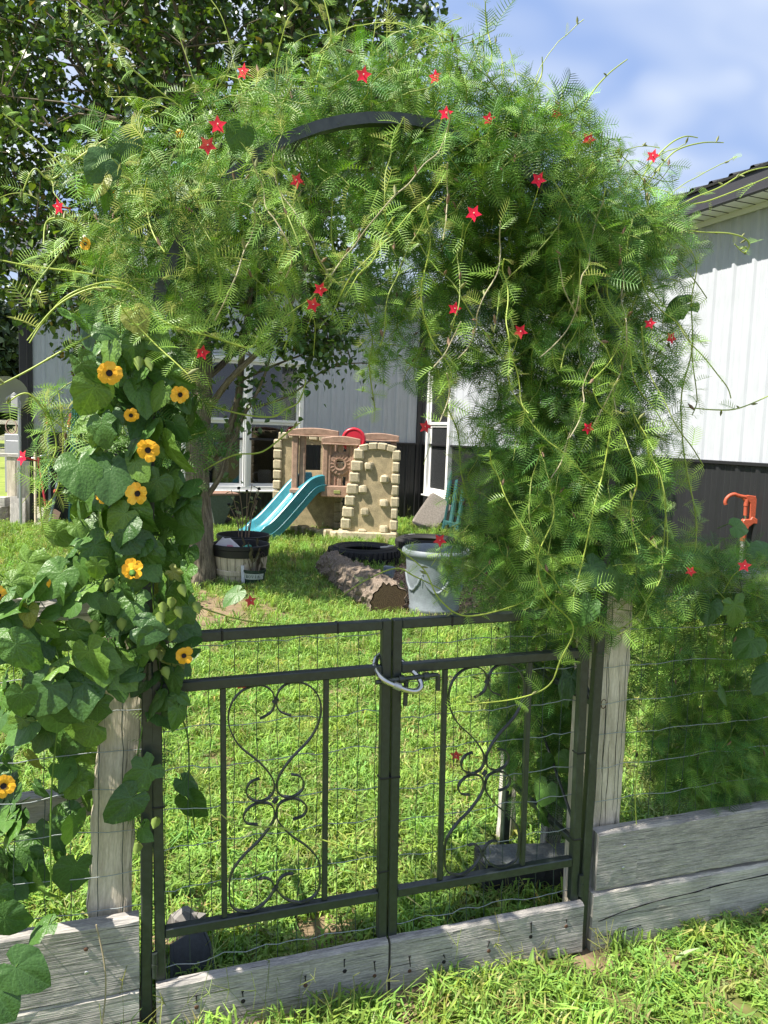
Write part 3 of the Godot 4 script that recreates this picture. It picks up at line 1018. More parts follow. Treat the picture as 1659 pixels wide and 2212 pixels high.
func build_climber() -> void:
	noise.seed = 21
	var o := on_ground(730, 1166)
	var k := thing("play_climber", "plastic play tower with teal slide, brown panels and climbing wall", "play tower", o)
	# climbing wall: tapering slab edged in moulded stones
	var wl := MB.new()
	wl.prism(PackedVector2Array([Vector2(0.03, 0.0), Vector2(0.80, 0.0), Vector2(0.795, 1.28), Vector2(0.70, 1.33), Vector2(0.50, 1.36), Vector2(0.32, 1.33), Vector2(0.22, 1.28)]), 0.02, 0.14, 0.012)
	var wall := part(k, "climbing_wall", wl, M.wall_plastic)
	for i in 8:
		var y := 0.09 + i * 0.16
		var lx := lerpf(0.075, 0.275, y / 1.28)
		var s := part(wall, "stone", rock(Vector3(0.17 - 0.02 * (i % 2), 0.152, 0.19), i * 1.7), M.stone_plastic)
		s.position = Vector3(lx, y, 0.085)
		s = part(wall, "stone", rock(Vector3(0.10 + 0.02 * (i % 2), 0.152, 0.19), i * 2.3 + 9.0), M.stone_plastic)
		s.position = Vector3(0.775, y, 0.085)
	for i in 4:
		var s := part(wall, "stone", rock(Vector3(0.135, 0.10, 0.18), i * 3.1 + 4.0), M.stone_plastic)
		s.position = Vector3(0.33 + i * 0.125, 1.30 + 0.03 * sin(i * 1.05), 0.085)
		s.rotation.z = 0.22 - i * 0.15
	for h in [[0.40, 1.10], [0.62, 0.93], [0.33, 0.78], [0.62, 0.60], [0.36, 0.47], [0.63, 0.24], [0.34, 0.18]]:
		var s := part(wall, "hand_hold", rock(Vector3(0.125, 0.12, 0.09), h[0] * 31.0 + h[1], 0.6, 0.18), M.stone_plastic)
		s.position = Vector3(h[0] + 0.005, h[1] - 0.05, 0.145)
	var base := part(k, "base_course", rock(Vector3(0.84, 0.15, 0.26), 3.0, 0.2, 0.03), M.stone_plastic)
	base.position = Vector3(0.42, 0.07, 0.09)
	# low wall running back to the other end
	var row := [Vector3(-0.02, 0, 0.10), Vector3(-0.16, 0, 0.02), Vector3(-0.29, 0, -0.10), Vector3(-0.40, 0, -0.20), Vector3(-0.52, 0, -0.30), Vector3(-0.63, 0, -0.36)]
	for i in row.size():
		var s := part(k, "stone", rock(Vector3(0.15, 0.14 + 0.03 * sin(i * 2.0), 0.16), i + 40.0), M.stone_plastic)
		s.position = row[i] + Vector3(0, 0.07, 0)
		s.rotation.y = 0.6
	# back wall with a window, inside seen in shade
	var bw := MB.new()
	for q in [[-0.98, -0.52, 0.0, 0.92], [-0.52, -0.08, 0.0, 0.92], [-0.98, -0.58, 0.92, 1.40], [-0.34, -0.08, 0.92, 1.40], [-0.58, -0.34, 1.30, 1.40]]:
		bw.box(Vector3((q[0] + q[1]) / 2, (q[2] + q[3]) / 2, -0.85), Vector3(q[1] - q[0], q[3] - q[2], 0.10), 0.0)
	part(k, "back_wall", bw, M.wall_plastic)
	for i in 9:
		var s := part(k, "stone", rock(Vector3(0.13, 0.145, 0.17), i * 5.0), M.stone_plastic)
		s.position = Vector3(-0.98, 0.08 + i * 0.152, -0.85)
		if i in [0, 1, 2, 3, 4, 5, 6, 7, 8]:
			s = part(k, "stone", rock(Vector3(0.12, 0.145, 0.17), i * 5.5 + 3.0), M.stone_plastic)
			s.position = Vector3(-0.06, 0.08 + i * 0.152, -0.85)
	for i in 6:
		var s := part(k, "stone", rock(Vector3(0.15, 0.11, 0.17), i * 6.5), M.stone_plastic)
		s.position = Vector3(-0.90 + i * 0.15, 1.42 + 0.02 * sin(i), -0.85)
	var dk := MB.new()
	dk.box(Vector3(-0.25, 0.66, -0.42), Vector3(0.9, 0.06, 0.78), 0.01)
	part(k, "platform", dk, M.brown_plastic)
	# brown front panel with a sun
	var pn := Node3D.new()
	pn.name = "front_panel"
	k.add_child(pn, true)
	var bd := MB.new()
	bd.box(Vector3(0.0, 0.68, 0.0), Vector3(0.52, 0.16, 0.09), 0.012)
	for x in [-0.205, -0.15, 0.15, 0.205]:
		bd.box(Vector3(x, 1.06, 0.005 if absf(x) > 0.18 else -0.005), Vector3(0.075 if absf(x) > 0.18 else 0.05, 0.62, 0.085), 0.012)
	part(pn, "panel_frame", bd, M.brown_plastic)
	bd = MB.new()
	for q in [[-0.13, -0.082, 0.76, 0.885], [-0.038, 0.038, 0.76, 0.885], [0.082, 0.13, 0.76, 0.885], [-0.13, 0.13, 0.885, 1.0], [-0.13, -0.06, 1.0, 1.12], [0.06, 0.13, 1.0, 1.12], [-0.13, 0.13, 1.12, 1.235], [-0.13, -0.082, 1.235, 1.36], [-0.038, 0.038, 1.235, 1.36], [0.082, 0.13, 1.235, 1.36]]:
		bd.box(Vector3((q[0] + q[1]) / 2, (q[2] + q[3]) / 2, -0.012), Vector3(q[1] - q[0], q[3] - q[2], 0.04), 0.0)
	part(pn, "panel_board", bd, M.brown_plastic)
	for q in [[0.76, 0.92], [1.2, 1.36]]:
		bd = MB.new()
		bd.box(Vector3(0, (q[0] + q[1]) / 2, 0.006), Vector3(0.055, q[1] - q[0], 0.022), 0.006)
		part(pn, "panel_strip", bd, M.brown_plastic)
	bd = MB.new()
	bd.lathe([Vector2(0.062, 0.0), Vector2(0.062, 0.03), Vector2(0.085, 0.035), Vector2(0.088, 0.018), Vector2(0.145, 0.018), Vector2(0.155, 0.012), Vector2(0.155, 0.0)], 24, Vector3(0, 1.06, 0.015), Basis(Vector3.RIGHT, PI / 2))
	var sun_disc := part(pn, "sun_disc", bd, M.brown_plastic)
	for i in 16:
		var a := TAU * i / 16
		bd = MB.new()
		bd.box(Vector3(cos(a) * 0.115, 1.06 + sin(a) * 0.115, 0.036), Vector3(0.05, 0.009, 0.008), 0.002, Basis(Vector3(0, 0, 1), a))
		part(sun_disc, "sun_ray", bd, M.brown_plastic)
	bd = MB.new()
	bd.box(Vector3(-0.03, 0.675, 0.048), Vector3(0.09, 0.045, 0.008), 0.003)
	part(pn, "plate", bd, mat(lin(0.28, 0.30, 0.10), 0.5))
	# posts and arched beams
	for q in [[-0.66, 0.66, 1.46, -0.30], [-0.56, 0.66, 1.46, -0.34], [0.74, 0.7, 1.45, -0.85], [-0.14, 0.66, 1.4, -0.78]]:
		bd = MB.new()
		bd.box(Vector3(q[0], (q[1] + q[2]) / 2, q[3]), Vector3(0.085, q[2] - q[1], 0.11), 0.012)
		part(k, "post", bd, M.brown_plastic)
	for q in [[-0.76, -0.05, 1.44, -0.30], [0.20, 0.82, 1.40, -0.85], [-0.26, 0.27, 1.34, 0.0]]:
		var out := PackedVector2Array()
		for i in 13:
			var t := i / 12.0
			out.append(Vector2(lerpf(q[0], q[1], t), q[2] + 0.075 + 0.035 * sin(t * PI)))
		for i in 13:
			var t := 1.0 - i / 12.0
			out.append(Vector2(lerpf(q[0], q[1], t), q[2] - 0.02 + 0.03 * sin(t * PI)))
		bd = MB.new()
		bd.prism(out, q[3] - 0.07, q[3] + 0.07, 0.01)
		part(k, "beam", bd, M.brown_plastic)
		bd = MB.new()
		bd.box(Vector3((q[0] + q[1]) / 2, q[2] - 0.005, q[3]), Vector3(q[1] - q[0] - 0.04, 0.022, 0.165), 0.006)
		part(k, "beam_ledge", bd, M.brown_plastic)
	# steering wheel
	var whl := []
	for i in 21:
		var a := TAU * i / 20
		whl.append(Vector3(0.16 + cos(a) * 0.15, 1.40 + sin(a) * 0.15, -0.42))
	bd = MB.new()
	bd.tube(whl, 0.028, 8, false)
	bd.box(Vector3(0.16, 1.40, -0.42), Vector3(0.28, 0.05, 0.03), 0.01)
	bd.box(Vector3(0.10, 1.20, -0.40), Vector3(0.04, 0.30, 0.04), 0.01)
	bd.lathe([Vector2(0, 0.03), Vector2(0.13, 0.02), Vector2(0.14, -0.02)], 18, Vector3(0.16, 1.40, -0.42), Basis(Vector3.RIGHT, PI / 2))
	part(k, "steering_wheel", bd, M.red_plastic)
	# slide: a curved chute between two rims
	var dirv := Vector3(-0.87, 0, 0.49)
	var cross := Vector3(0.49, 0, 0.87)
	var start := Vector3(-0.40, 0, -0.20)
	var path := smooth_line([Vector2(-0.10, 0.78), Vector2(0.02, 0.77), Vector2(0.14, 0.70), Vector2(0.36, 0.46), Vector2(0.58, 0.23), Vector2(0.72, 0.12), Vector2(0.86, 0.08), Vector2(0.98, 0.06)], 4)
	var prof := [Vector2(-0.25, -0.10), Vector2(-0.25, 0.115), Vector2(-0.235, 0.13), Vector2(-0.205, 0.13), Vector2(-0.19, 0.11), Vector2(-0.175, 0.035), Vector2(-0.14, 0.005), Vector2(0.14, 0.005), Vector2(0.175, 0.035), Vector2(0.19, 0.11), Vector2(0.205, 0.13), Vector2(0.235, 0.13), Vector2(0.25, 0.115), Vector2(0.25, -0.10)]
	var rings := []
	for i in path.size():
		var p: Vector2 = path[i]
		var t := (path[mini(i + 1, path.size() - 1)] - path[maxi(i - 1, 0)] as Vector2).normalized()
		var upv := dirv * -t.y + Vector3.UP * t.x
		var lowrim := clampf((0.98 - p.x) * 5.0, 0.35, 1.0)
		var ring := []
		for q in prof:
			ring.append(start + dirv * p.x + Vector3.UP * p.y + cross * q.x * 1.25 + upv * (q.y * (lowrim if q.y > 0.04 else 1.0)))
		rings.append(ring)
	bd = MB.new()
	for i in rings.size() - 1:
		for j in prof.size() - 1:
			bd.quad(rings[i][j], rings[i + 1][j], rings[i + 1][j + 1], rings[i][j + 1])
	var sl := part(k, "slide", smooth_mesh(bd, 50.0), M.teal_plastic)
	bd = MB.new()
	for i in rings.size() - 1:
		bd.tube([rings[i][13].lerp(rings[i][12], 0.4) + cross * 0.004, rings[i + 1][13].lerp(rings[i + 1][12], 0.4) + cross * 0.004], 0.008, 5, false)
	part(sl, "side_bead", bd, M.teal_plastic)

# average the normals of faces that meet at less than `deg`
func smooth_mesh(b: MB, deg: float) -> MB:
	var at := {}
	var lim := cos(deg_to_rad(deg))
	for i in b.v.size():
		var key := (b.v[i] * 5000.0).round()
		if not at.has(key): at[key] = []
		at[key].append(b.n[i])
	for i in b.v.size():
		var key := (b.v[i] * 5000.0).round()
		var s := Vector3.ZERO
		for q in at[key]:
			if q.dot(b.n[i]) > lim: s += q
		if s.length() > 1e-5: b.n[i] = s.normalized()
	return b

func build_pots() -> void:
	noise.seed = 8
	var speck: Texture2D = M.speck
	# big grey urn-shaped pot
	var p := on_ground(936, 1328)
	var k := thing("garden_pot", "large empty grey plastic pot with moulded swags beside the log", "plant pot", p)
	var b := MB.new()
	b.lathe([Vector2(0.0, 0.0), Vector2(0.195, 0.0), Vector2(0.205, 0.02), Vector2(0.205, 0.05), Vector2(0.212, 0.06), Vector2(0.212, 0.08), Vector2(0.206, 0.09), Vector2(0.222, 0.22), Vector2(0.238, 0.36), Vector2(0.248, 0.47), Vector2(0.252, 0.50), Vector2(0.272, 0.51), Vector2(0.285, 0.53), Vector2(0.285, 0.552), Vector2(0.272, 0.568), Vector2(0.255, 0.565), Vector2(0.240, 0.54), Vector2(0.228, 0.40), Vector2(0.20, 0.12), Vector2(0.0, 0.11)], 48)
	var potm := mat(lin(0.25, 0.29, 0.32), 0.55, 0.0, speck, Vector3(1.2, 1.2, 1.2), true)
	part(k, "pot_body", smooth_mesh(b, 40), potm)
	for i in 6:
		b = MB.new()
		var pts := []
		for j in 13:
			var t := j / 12.0
			var a := TAU * (i + t) / 6.0
			var y := 0.36 - 0.13 * sin(t * PI)
			var r := 0.205 + (y - 0.09) * 0.108 + 0.006
			pts.append(Vector3(cos(a) * r, y + 0.004 * sin(j * 2.4), sin(a) * r))
		var rad := []
		for j in pts.size(): rad.append(0.009 + 0.005 * absf(sin(j * 1.5)))
		b.tube(pts, rad, 6)
		part(k, "swag", b, potm)
		b = MB.new()
		var aa := TAU * i / 6.0
		b.tube([Vector3(cos(aa) * 0.236, 0.38, sin(aa) * 0.236), Vector3(cos(aa) * 0.225, 0.27, sin(aa) * 0.225)], [0.016, 0.007], 6)
		part(k, "swag_drop", b, potm)
	# two half barrels
	var stave_tex := paint(256, 256, func(x, y):
		var c := wood_tone(y * 0.3, x * 0.7, Color(0.86, 0.83, 0.76), Color(0.70, 0.67, 0.60))
		return c)
	M.stave = mat(Color(0.94, 0.92, 0.89), 0.75, 0.0, stave_tex, Vector3(1.2, 1.2, 1))
	var spots := [[519, 1258, "half-barrel planter of beige staves and black rim, rubbish inside, beside the trunk"], [524, 1232, "half-barrel planter with black rim holding dry flower stalks, behind the beige-staved one"]]
	for i in 2:
		p = on_ground(spots[i][0], spots[i][1])
		k = thing("half_barrel", spots[i][2], "planter", p, Basis(Vector3.UP, 0.3), "half-barrel planters by the tree trunk")
		for s in 20:
			b = MB.new()
			var a0 := TAU * (s + 0.03) / 20
			var a1 := TAU * (s + 0.97) / 20
			var pr := [Vector2(0.215, 0.0), Vector2(0.235, 0.10), Vector2(0.252, 0.20), Vector2(0.262, 0.29)]
			for j in 3:
				for q in 2:
					var b0 := lerpf(a0, a1, q / 2.0)
					var b1 := lerpf(a0, a1, (q + 1) / 2.0)
					var w := [Vector3(cos(b0) * pr[j].x, pr[j].y, sin(b0) * pr[j].x), Vector3(cos(b1) * pr[j].x, pr[j].y, sin(b1) * pr[j].x), Vector3(cos(b1) * pr[j + 1].x, pr[j + 1].y, sin(b1) * pr[j + 1].x), Vector3(cos(b0) * pr[j + 1].x, pr[j + 1].y, sin(b0) * pr[j + 1].x)]
					b.quad(w[0], w[3], w[2], w[1], Vector2(b0, pr[j].y), Vector2(b0, pr[j + 1].y), Vector2(b1, pr[j + 1].y), Vector2(b1, pr[j].y))
			part(k, "stave", b, M.stave)
		b = MB.new()
		b.lathe([Vector2(0.0, 0.003), Vector2(0.210, 0.003), Vector2(0.248, 0.20), Vector2(0.256, 0.29)], 40)
		part(k, "inner_shell", b, M.black_plastic)
		b = MB.new()
		b.lathe([Vector2(0.258, 0.275), Vector2(0.270, 0.28), Vector2(0.273, 0.345), Vector2(0.280, 0.352), Vector2(0.280, 0.385), Vector2(0.272, 0.392), Vector2(0.262, 0.388), Vector2(0.255, 0.34), Vector2(0.245, 0.24), Vector2(0.0, 0.235)], 40)
		part(k, "rim_band", smooth_mesh(b, 40), M.black_plastic)
		b = MB.new()
		b.lathe([Vector2(0.237, 0.10), Vector2(0.246, 0.105), Vector2(0.251, 0.145), Vector2(0.245, 0.152)], 40)
		part(k, "hoop", b, M.stave)
		if i == 0:
			var litter := thing("paper_bag", "crumpled white and pink paper bag in the half barrel", "bag", p + Vector3(-0.10, 0.245, 0.10))
			var pb := rock(Vector3(0.20, 0.26, 0.06), 77.0, 0.7, 0.25)
			part(litter, "bag", pb, mat(lin(0.62, 0.58, 0.60), 0.8)).transform = Transform3D(Basis(Vector3(0, 0, 1), 0.9), Vector3(0, 0.08, 0))
			part(litter, "printed_patch", rock(Vector3(0.07, 0.09, 0.03), 78.0, 0.6, 0.2), mat(lin(0.55, 0.22, 0.28), 0.8)).position = Vector3(0.02, 0.10, 0.025)
			litter = thing("carton", "small green and white carton in the half barrel", "box", p + Vector3(0.06, 0.24, 0.12), Basis(Vector3.UP, 0.5))
			b = MB.new()
			b.box(Vector3(0, 0.065, 0), Vector3(0.16, 0.13, 0.08), 0.004, Basis(Vector3(0, 0, 1), 0.35))
			part(litter, "carton_body", b, mat(lin(0.03, 0.30, 0.20), 0.6))
			b = MB.new()
			b.box(Vector3(-0.05, 0.085, 0.042), Vector3(0.06, 0.05, 0.004), 0.001, Basis(Vector3(0, 0, 1), 0.35))
			part(litter, "carton_label", b, mat(lin(0.75, 0.75, 0.72), 0.6))
		else:
			var dp := thing("dry_flower", "dry coneflower stalks with black seed heads in the rear planter", "plant", p + Vector3(0, 0.236, 0))
			for s in 9:
				var a := s * 2.39
				var top := Vector3(cos(a) * 0.16, rr(0.40, 0.72), sin(a) * 0.12)
				b = MB.new()
				b.tube(smooth_line([Vector3(cos(a) * 0.05, 0, sin(a) * 0.05), top * 0.5 + Vector3(rr(-0.02, 0.02), 0.02, 0), top], 4), 0.0045, 5)
				part(dp, "stalk", b, mat(lin(0.24, 0.17, 0.11), 0.9))
				if s % 2 == 0:
					var hd := part(dp, "seed_head", rock(Vector3(0.035, 0.03, 0.035), s, 0.8, 0.2), M.hole)
					hd.position = top
				else:
					for l in 5:
						var lf := part(dp, "leaf", leaf_mesh(0.085, 0.035), M.dry_leaf if M.has("dry_leaf") else leafy(lin(0.16, 0.20, 0.05), 0.4))
						lf.transform = Transform3D(frame_of(Vector3(cos(l * 2.2 + s), -0.2, sin(l * 2.2 + s)), Vector3.UP), top * (0.65 + 0.08 * l))
	# small nursery pot with a dead plant
	p = on_ground(549, 1268)
	k = thing("nursery_pot", "small dark green nursery pot with a white label and withered plant", "plant pot", p)
	b = MB.new()
	b.lathe([Vector2(0.0, 0.0), Vector2(0.085, 0.0), Vector2(0.105, 0.155), Vector2(0.112, 0.155), Vector2(0.112, 0.175), Vector2(0.102, 0.175), Vector2(0.098, 0.14), Vector2(0.0, 0.14)], 28)
	part(k, "pot_body", smooth_mesh(b, 40), mat(lin(0.012, 0.035, 0.022), 0.5))
	b = MB.new()
	for i in 14:
		var a0 := PI * (0.16 + 0.68 * i / 14.0)
		var a1 := PI * (0.16 + 0.68 * (i + 1) / 14.0)
		b.quad(Vector3(cos(a1) * 0.104, 0.09, sin(a1) * 0.104), Vector3(cos(a0) * 0.104, 0.09, sin(a0) * 0.104), Vector3(cos(a0) * 0.109, 0.145, sin(a0) * 0.109), Vector3(cos(a1) * 0.109, 0.145, sin(a1) * 0.109))
	var lb := part(k, "pot_label", b, mat(lin(0.42, 0.46, 0.42), 0.6))
	var letters := "ROVIA"
	for i in 5:
		var tm := TextMesh.new()
		tm.text = letters[i]
		var sf := SystemFont.new()
		sf.font_names = PackedStringArray(["Droid Serif"])
		tm.font = sf
		tm.font_size = 32
		tm.pixel_size = 0.0011
		tm.depth = 0.001
		var t := part(lb, "letter", tm, mat(lin(0.02, 0.05, 0.03), 0.7))
		var a := PI / 2 + 0.52 - i * 0.26
		t.transform = Transform3D(Basis(Vector3.UP, PI / 2 - a), Vector3(cos(a) * 0.1085, 0.117, sin(a) * 0.1085))
	b = MB.new()
	b.box(Vector3(-0.10, 0.13, 0.06), Vector3(0.03, 0.17, 0.003), 0.001, Basis(Vector3(0, 0, 1), 0.06))
	part(k, "plant_tag", b, mat(lin(0.6, 0.62, 0.68), 0.5))
	for i in 10:
		var a := i * 2.4
		var r := rr(0.05, 0.16)
		b = MB.new()
		var tip := Vector3(cos(a) * r, rr(0.16, 0.5), sin(a) * r * 0.6)
		b.tube(smooth_line([Vector3(cos(a) * 0.03, 0.14, sin(a) * 0.03), Vector3(cos(a) * r * 0.6, 0.30, sin(a) * r * 0.4), tip], 4), [0.004, 0.004, 0.004, 0.0035, 0.003, 0.003, 0.003, 0.0025, 0.002], 5)
		part(k, "stem", b, mat(lin(0.10, 0.075, 0.05), 0.9))
		for j in 3:
			var lf := part(k, "withered_leaf", leaf_mesh(0.09, 0.03), leafy(lin(0.07, 0.065, 0.03) if j else lin(0.03, 0.02, 0.018), 0.3))
			lf.transform = Transform3D(frame_of(Vector3(rr(-0.5, 0.5), -1, rr(-0.5, 0.5)), Vector3(cos(a), 0.2, sin(a))), tip.lerp(Vector3(cos(a) * r * 0.6, 0.3, sin(a) * r * 0.4), j * 0.4))
	# small crushed grey cup
	p = on_ground(838, 1252)
	k = thing("plastic_cup", "small crushed grey plastic cup on the wood chips before the tyre", "cup", p + Vector3(0, 0.012, 0), Basis(Vector3(0, 0, 1), -0.12))
	b = MB.new()
	b.lathe([Vector2(0.0, 0.0), Vector2(0.045, 0.0), Vector2(0.052, 0.05), Vector2(0.06, 0.11), Vector2(0.064, 0.112), Vector2(0.064, 0.122), Vector2(0.056, 0.12), Vector2(0.042, 0.01), Vector2(0.0, 0.01)], 16, Vector3.ZERO, Basis.IDENTITY, 0.07)
	part(k, "cup_body", b, mat(lin(0.24, 0.29, 0.35), 0.45))
	for i in 6:
		b = MB.new()
		var a := TAU * i / 6
		b.tube([Vector3(cos(a) * 0.048, 0.015, sin(a) * 0.048), Vector3(cos(a) * 0.060, 0.10, sin(a) * 0.060)], 0.005, 5)
		part(k, "flute", b, mat(lin(0.24, 0.29, 0.35), 0.45))

func leaf_mesh(L: float, W: float) -> ArrayMesh:
	var b := MB.new()
	var rows := 5
	for i in rows:
		var t0 := float(i) / rows
		var t1 := float(i + 1) / rows
		var w0 := W * 0.5 * sin(PI * pow(t0, 0.8))
		var w1 := W * 0.5 * sin(PI * pow(t1, 0.8))
		var z0 := -0.18 * L * t0 * t0
		var z1 := -0.18 * L * t1 * t1
		for s in [-1.0, 1.0]:
			b.quad(Vector3(0, t0 * L, z0), Vector3(s * w0, t0 * L, z0 + w0 * 0.4), Vector3(s * w1, t1 * L, z1 + w1 * 0.4), Vector3(0, t1 * L, z1))
	return b.mesh()

func build_tyres_and_log() -> void:
	noise.seed = 14
	var spots := [[783, 1229, 0.405, "chunky black tractor tyre lying flat behind the log"], [924, 1205, 0.40, "smoother black tyre lying flat behind the grey pot"]]
	for i in 2:
		var p := on_ground(spots[i][0], spots[i][1]) + Vector3(0, 0, -0.36)
		var k := thing("tyre", spots[i][3], "tyre", p, Basis.IDENTITY, "old tyres lying in the yard")
		var R: float = spots[i][2]
		var b := MB.new()
		b.lathe([Vector2(R * 0.62, 0.03), Vector2(R * 0.66, 0.012), Vector2(R * 0.86, 0.0), Vector2(R * 0.96, 0.02), Vector2(R, 0.06), Vector2(R, 0.14), Vector2(R * 0.965, 0.182), Vector2(R * 0.86, 0.205), Vector2(R * 0.70, 0.198), Vector2(R * 0.63, 0.18), Vector2(R * 0.60, 0.165), Vector2(R * 0.62, 0.15), Vector2(R * 0.74, 0.12), Vector2(R * 0.9, 0.10), Vector2(R * 0.74, 0.07), Vector2(R * 0.62, 0.03)], 56)
		part(k, "carcass", smooth_mesh(b, 45), M.rubber)
		b = MB.new()
		b.lathe([Vector2(R * 0.72, 0.2015), Vector2(R * 0.725, 0.206), Vector2(R * 0.74, 0.2025)], 56)
		b.lathe([Vector2(R * 0.88, 0.2035), Vector2(R * 0.885, 0.208), Vector2(R * 0.90, 0.2035)], 56)
		part(k, "sidewall_ring", b, M.rubber)
		var nl := 40 if i == 0 else 64
		for s in nl:
			var a := TAU * s / nl
			var e := Vector3(cos(a), 0, sin(a))
			var bb := Basis(Vector3.UP, -a)
			b = MB.new()
			if i == 0:
				b.box(e * (R + 0.004) + Vector3(0, 0.055, 0), Vector3(0.03, 0.085, 0.036), 0.004, bb * Basis(Vector3.RIGHT, 0.15))
				b.box(e * (R + 0.002) + Vector3(0, 0.145, 0), Vector3(0.03, 0.075, 0.036), 0.004, bb * Basis(Vector3.RIGHT, -0.15) * Basis(Vector3(0, 0, 1), 0.25))
			else:
				b.box(e * (R + 0.001) + Vector3(0, 0.10, 0), Vector3(0.012, 0.14, 0.030), 0.003, bb)
			part(k, "tread_block", b, M.rubber)
		if i == 1:
			for s in 6:
				b = MB.new()
				var a := 3.95 + s * 0.055
				b.box(Vector3(cos(a) * R * 0.81, 0.2075, sin(a) * R * 0.81), Vector3(0.012 + 0.006 * (s % 2), 0.003, 0.010), 0.001, Basis(Vector3.UP, -a))
				part(k, "raised_mark", b, mat(lin(0.5, 0.5, 0.5), 0.7))
	# chalk-white stick across the tyre
	var st := thing("stick", "short pale stick resting on the tractor tyre", "stick", on_ground(783, 1229) + Vector3(0.26, 0.215, -0.22))
	var sb := MB.new()
	sb.tube([Vector3(-0.07, 0.0, 0.0), Vector3(0.0, 0.008, 0.01), Vector3(0.08, 0.03, 0.02)], [0.012, 0.014, 0.009], 6)
	part(st, "wood", sb, mat(lin(0.6, 0.57, 0.5), 0.8))
	sb = MB.new()
	sb.tube([Vector3(0.0, 0.008, 0.01), Vector3(0.03, 0.03, 0.0)], [0.007, 0.004], 5)
	part(st, "twig_stub", sb, mat(lin(0.6, 0.57, 0.5), 0.8))
	# the log, in two lengths, bark rough and plated
	var bark_tex := paint(256, 256, func(x, y):
		var g := noise_at(x * 2.0, y * 9.0, 8.0) * 0.6 + noise_at(x * 8.0, y * 30.0, 8.0) * 0.4
		return Color(0.30, 0.25, 0.21).lerp(Color(0.66, 0.61, 0.55), clampf(0.48 + g, 0, 1)))
	M.log_bark = mat(Color.WHITE, 0.95, 0.0, bark_tex, Vector3(0.7, 1.6, 1))
	M.cut_wood = mat(lin(0.23, 0.15, 0.095), 0.85, 0.0, paint(128, 128, func(x, y):
		var r := Vector2(x - 0.5, y - 0.5).length()
		var g := 0.8 + 0.1 * sin(r * 110.0) + noise_at(x, y, 12.0) * 0.18
		return Color(g, g * 0.97, g * 0.92)), Vector3.ONE)
	var a0 := on_ground(712, 1245)
	var a1 := on_ground(838, 1330)
	var mid := a0.lerp(a1, 0.46)
	for i in 2:
		var q0: Vector3 = a0 if i == 0 else mid + (a1 - a0).normalized() * 0.03
		var q1: Vector3 = mid if i == 0 else a1
		var k := thing("log", ["short bark-covered log length, farther end of the pair by the tyre", "bark-covered log length with sawn brown end facing the gate"][i], "log", q0, Basis.IDENTITY, "log lengths edging the wood chips")
		var L := (q1 - q0).length()
		var dv := (q1 - q0).normalized()
		var sd := dv.cross(Vector3.UP).normalized()
		var R := 0.150 if i == 0 else 0.165
		var n := 64
		var sides := 40
		var g := []
		for s in n + 1:
			var ring := []
			for j in sides:
				var a := TAU * j / sides
				var t := L * s / n
				var plate := noise.get_noise_3d(t * 5.0 + i * 9.0, cos(a) * 2.0, sin(a) * 2.0) * 0.04 + absf(noise.get_noise_3d(t * 9.0, cos(a) * 6.0, sin(a) * 6.0 + i * 3.0)) * 0.05 + noise.get_noise_3d(t * 26.0, cos(a) * 14.0, sin(a) * 14.0) * 0.018 - 0.015
				var r := R * (1.0 + 0.05 * sin(t * 4.0)) + plate
				ring.append(dv * t + Vector3.UP * (R * 0.72 + sin(a) * r) + sd * cos(a) * r)
			g.append(ring)
		var b := MB.new()
		for s in n:
			for j in sides:
				var j2 := (j + 1) % sides
				b.quad(g[s][j], g[s][j2], g[s + 1][j2], g[s + 1][j], Vector2(s / 20.0, j / 16.0), Vector2(s / 20.0, (j + 1) / 16.0), Vector2((s + 1) / 20.0, (j + 1) / 16.0), Vector2((s + 1) / 20.0, j / 16.0))
		part(k, "bark", b, M.log_bark)
		for en in [0, n]:
			b = MB.new()
			var cc: Vector3 = dv * (L * en / n + (0.004 if en else -0.004)) + Vector3.UP * R * 0.72
			for j in sides:
				var p: Vector3 = cc + (g[en][j] - dv * (L * en / n) - Vector3.UP * R * 0.72) * 0.93
				var p2: Vector3 = cc + (g[en][(j + 1) % sides] - dv * (L * en / n) - Vector3.UP * R * 0.72) * 0.93
				var ua := Vector2(0.5, 0.5)
				var ub := ua + Vector2(cos(TAU * j / sides), sin(TAU * j / sides)) * 0.48
				var uc := ua + Vector2(cos(TAU * (j + 1) / sides), sin(TAU * (j + 1) / sides)) * 0.48
				if en: b.tri(cc, p, p2, ua, ub, uc)
				else: b.tri(cc, p2, p, ua, uc, ub)
			part(k, "sawn_end", b, M.cut_wood)
	# bed of wood chips
	var pts := []
	for q in [[860, 1330], [830, 1270], [850, 1225], [930, 1210], [1040, 1215], [1090, 1260], [1070, 1330], [960, 1345]]:
		pts.append(on_ground(q[0], q[1]))
	setting("mulch_bed", patch(pts, 0.006), mat(lin(0.17, 0.10, 0.065), 0.95, 0.0, speck_tex(), Vector3(3, 3, 3), true))
	var poly := PackedVector2Array()
	for q in pts: poly.append(Vector2(q.x, q.z))
	bare_poly.append(poly)
	var xf := []
	var cols := []
	var lo := Vector2(1e9, 1e9)
	var hi := -lo
	for q in poly:
		lo = lo.min(q); hi = hi.max(q)
	while xf.size() < 5200:
		var q := Vector2(rr(lo.x, hi.x), rr(lo.y, hi.y))
		if not Geometry2D.is_point_in_polygon(q, poly): continue
		var s := rr(0.6, 1.5)
		xf.append(Transform3D(Basis.from_euler(Vector3(rr(-0.5, 0.5), rr(0, TAU), rr(-0.5, 0.5))).scaled(Vector3(s, s, s)), Vector3(q.x, rr(0.008, 0.022), q.y)))
		var t := rr(0.6, 1.5)
		cols.append(Color(0.23 * t, 0.15 * t, 0.105 * t))
	var cb := MB.new()
	cb.box(Vector3.ZERO, Vector3(0.05, 0.007, 0.020), 0.0)
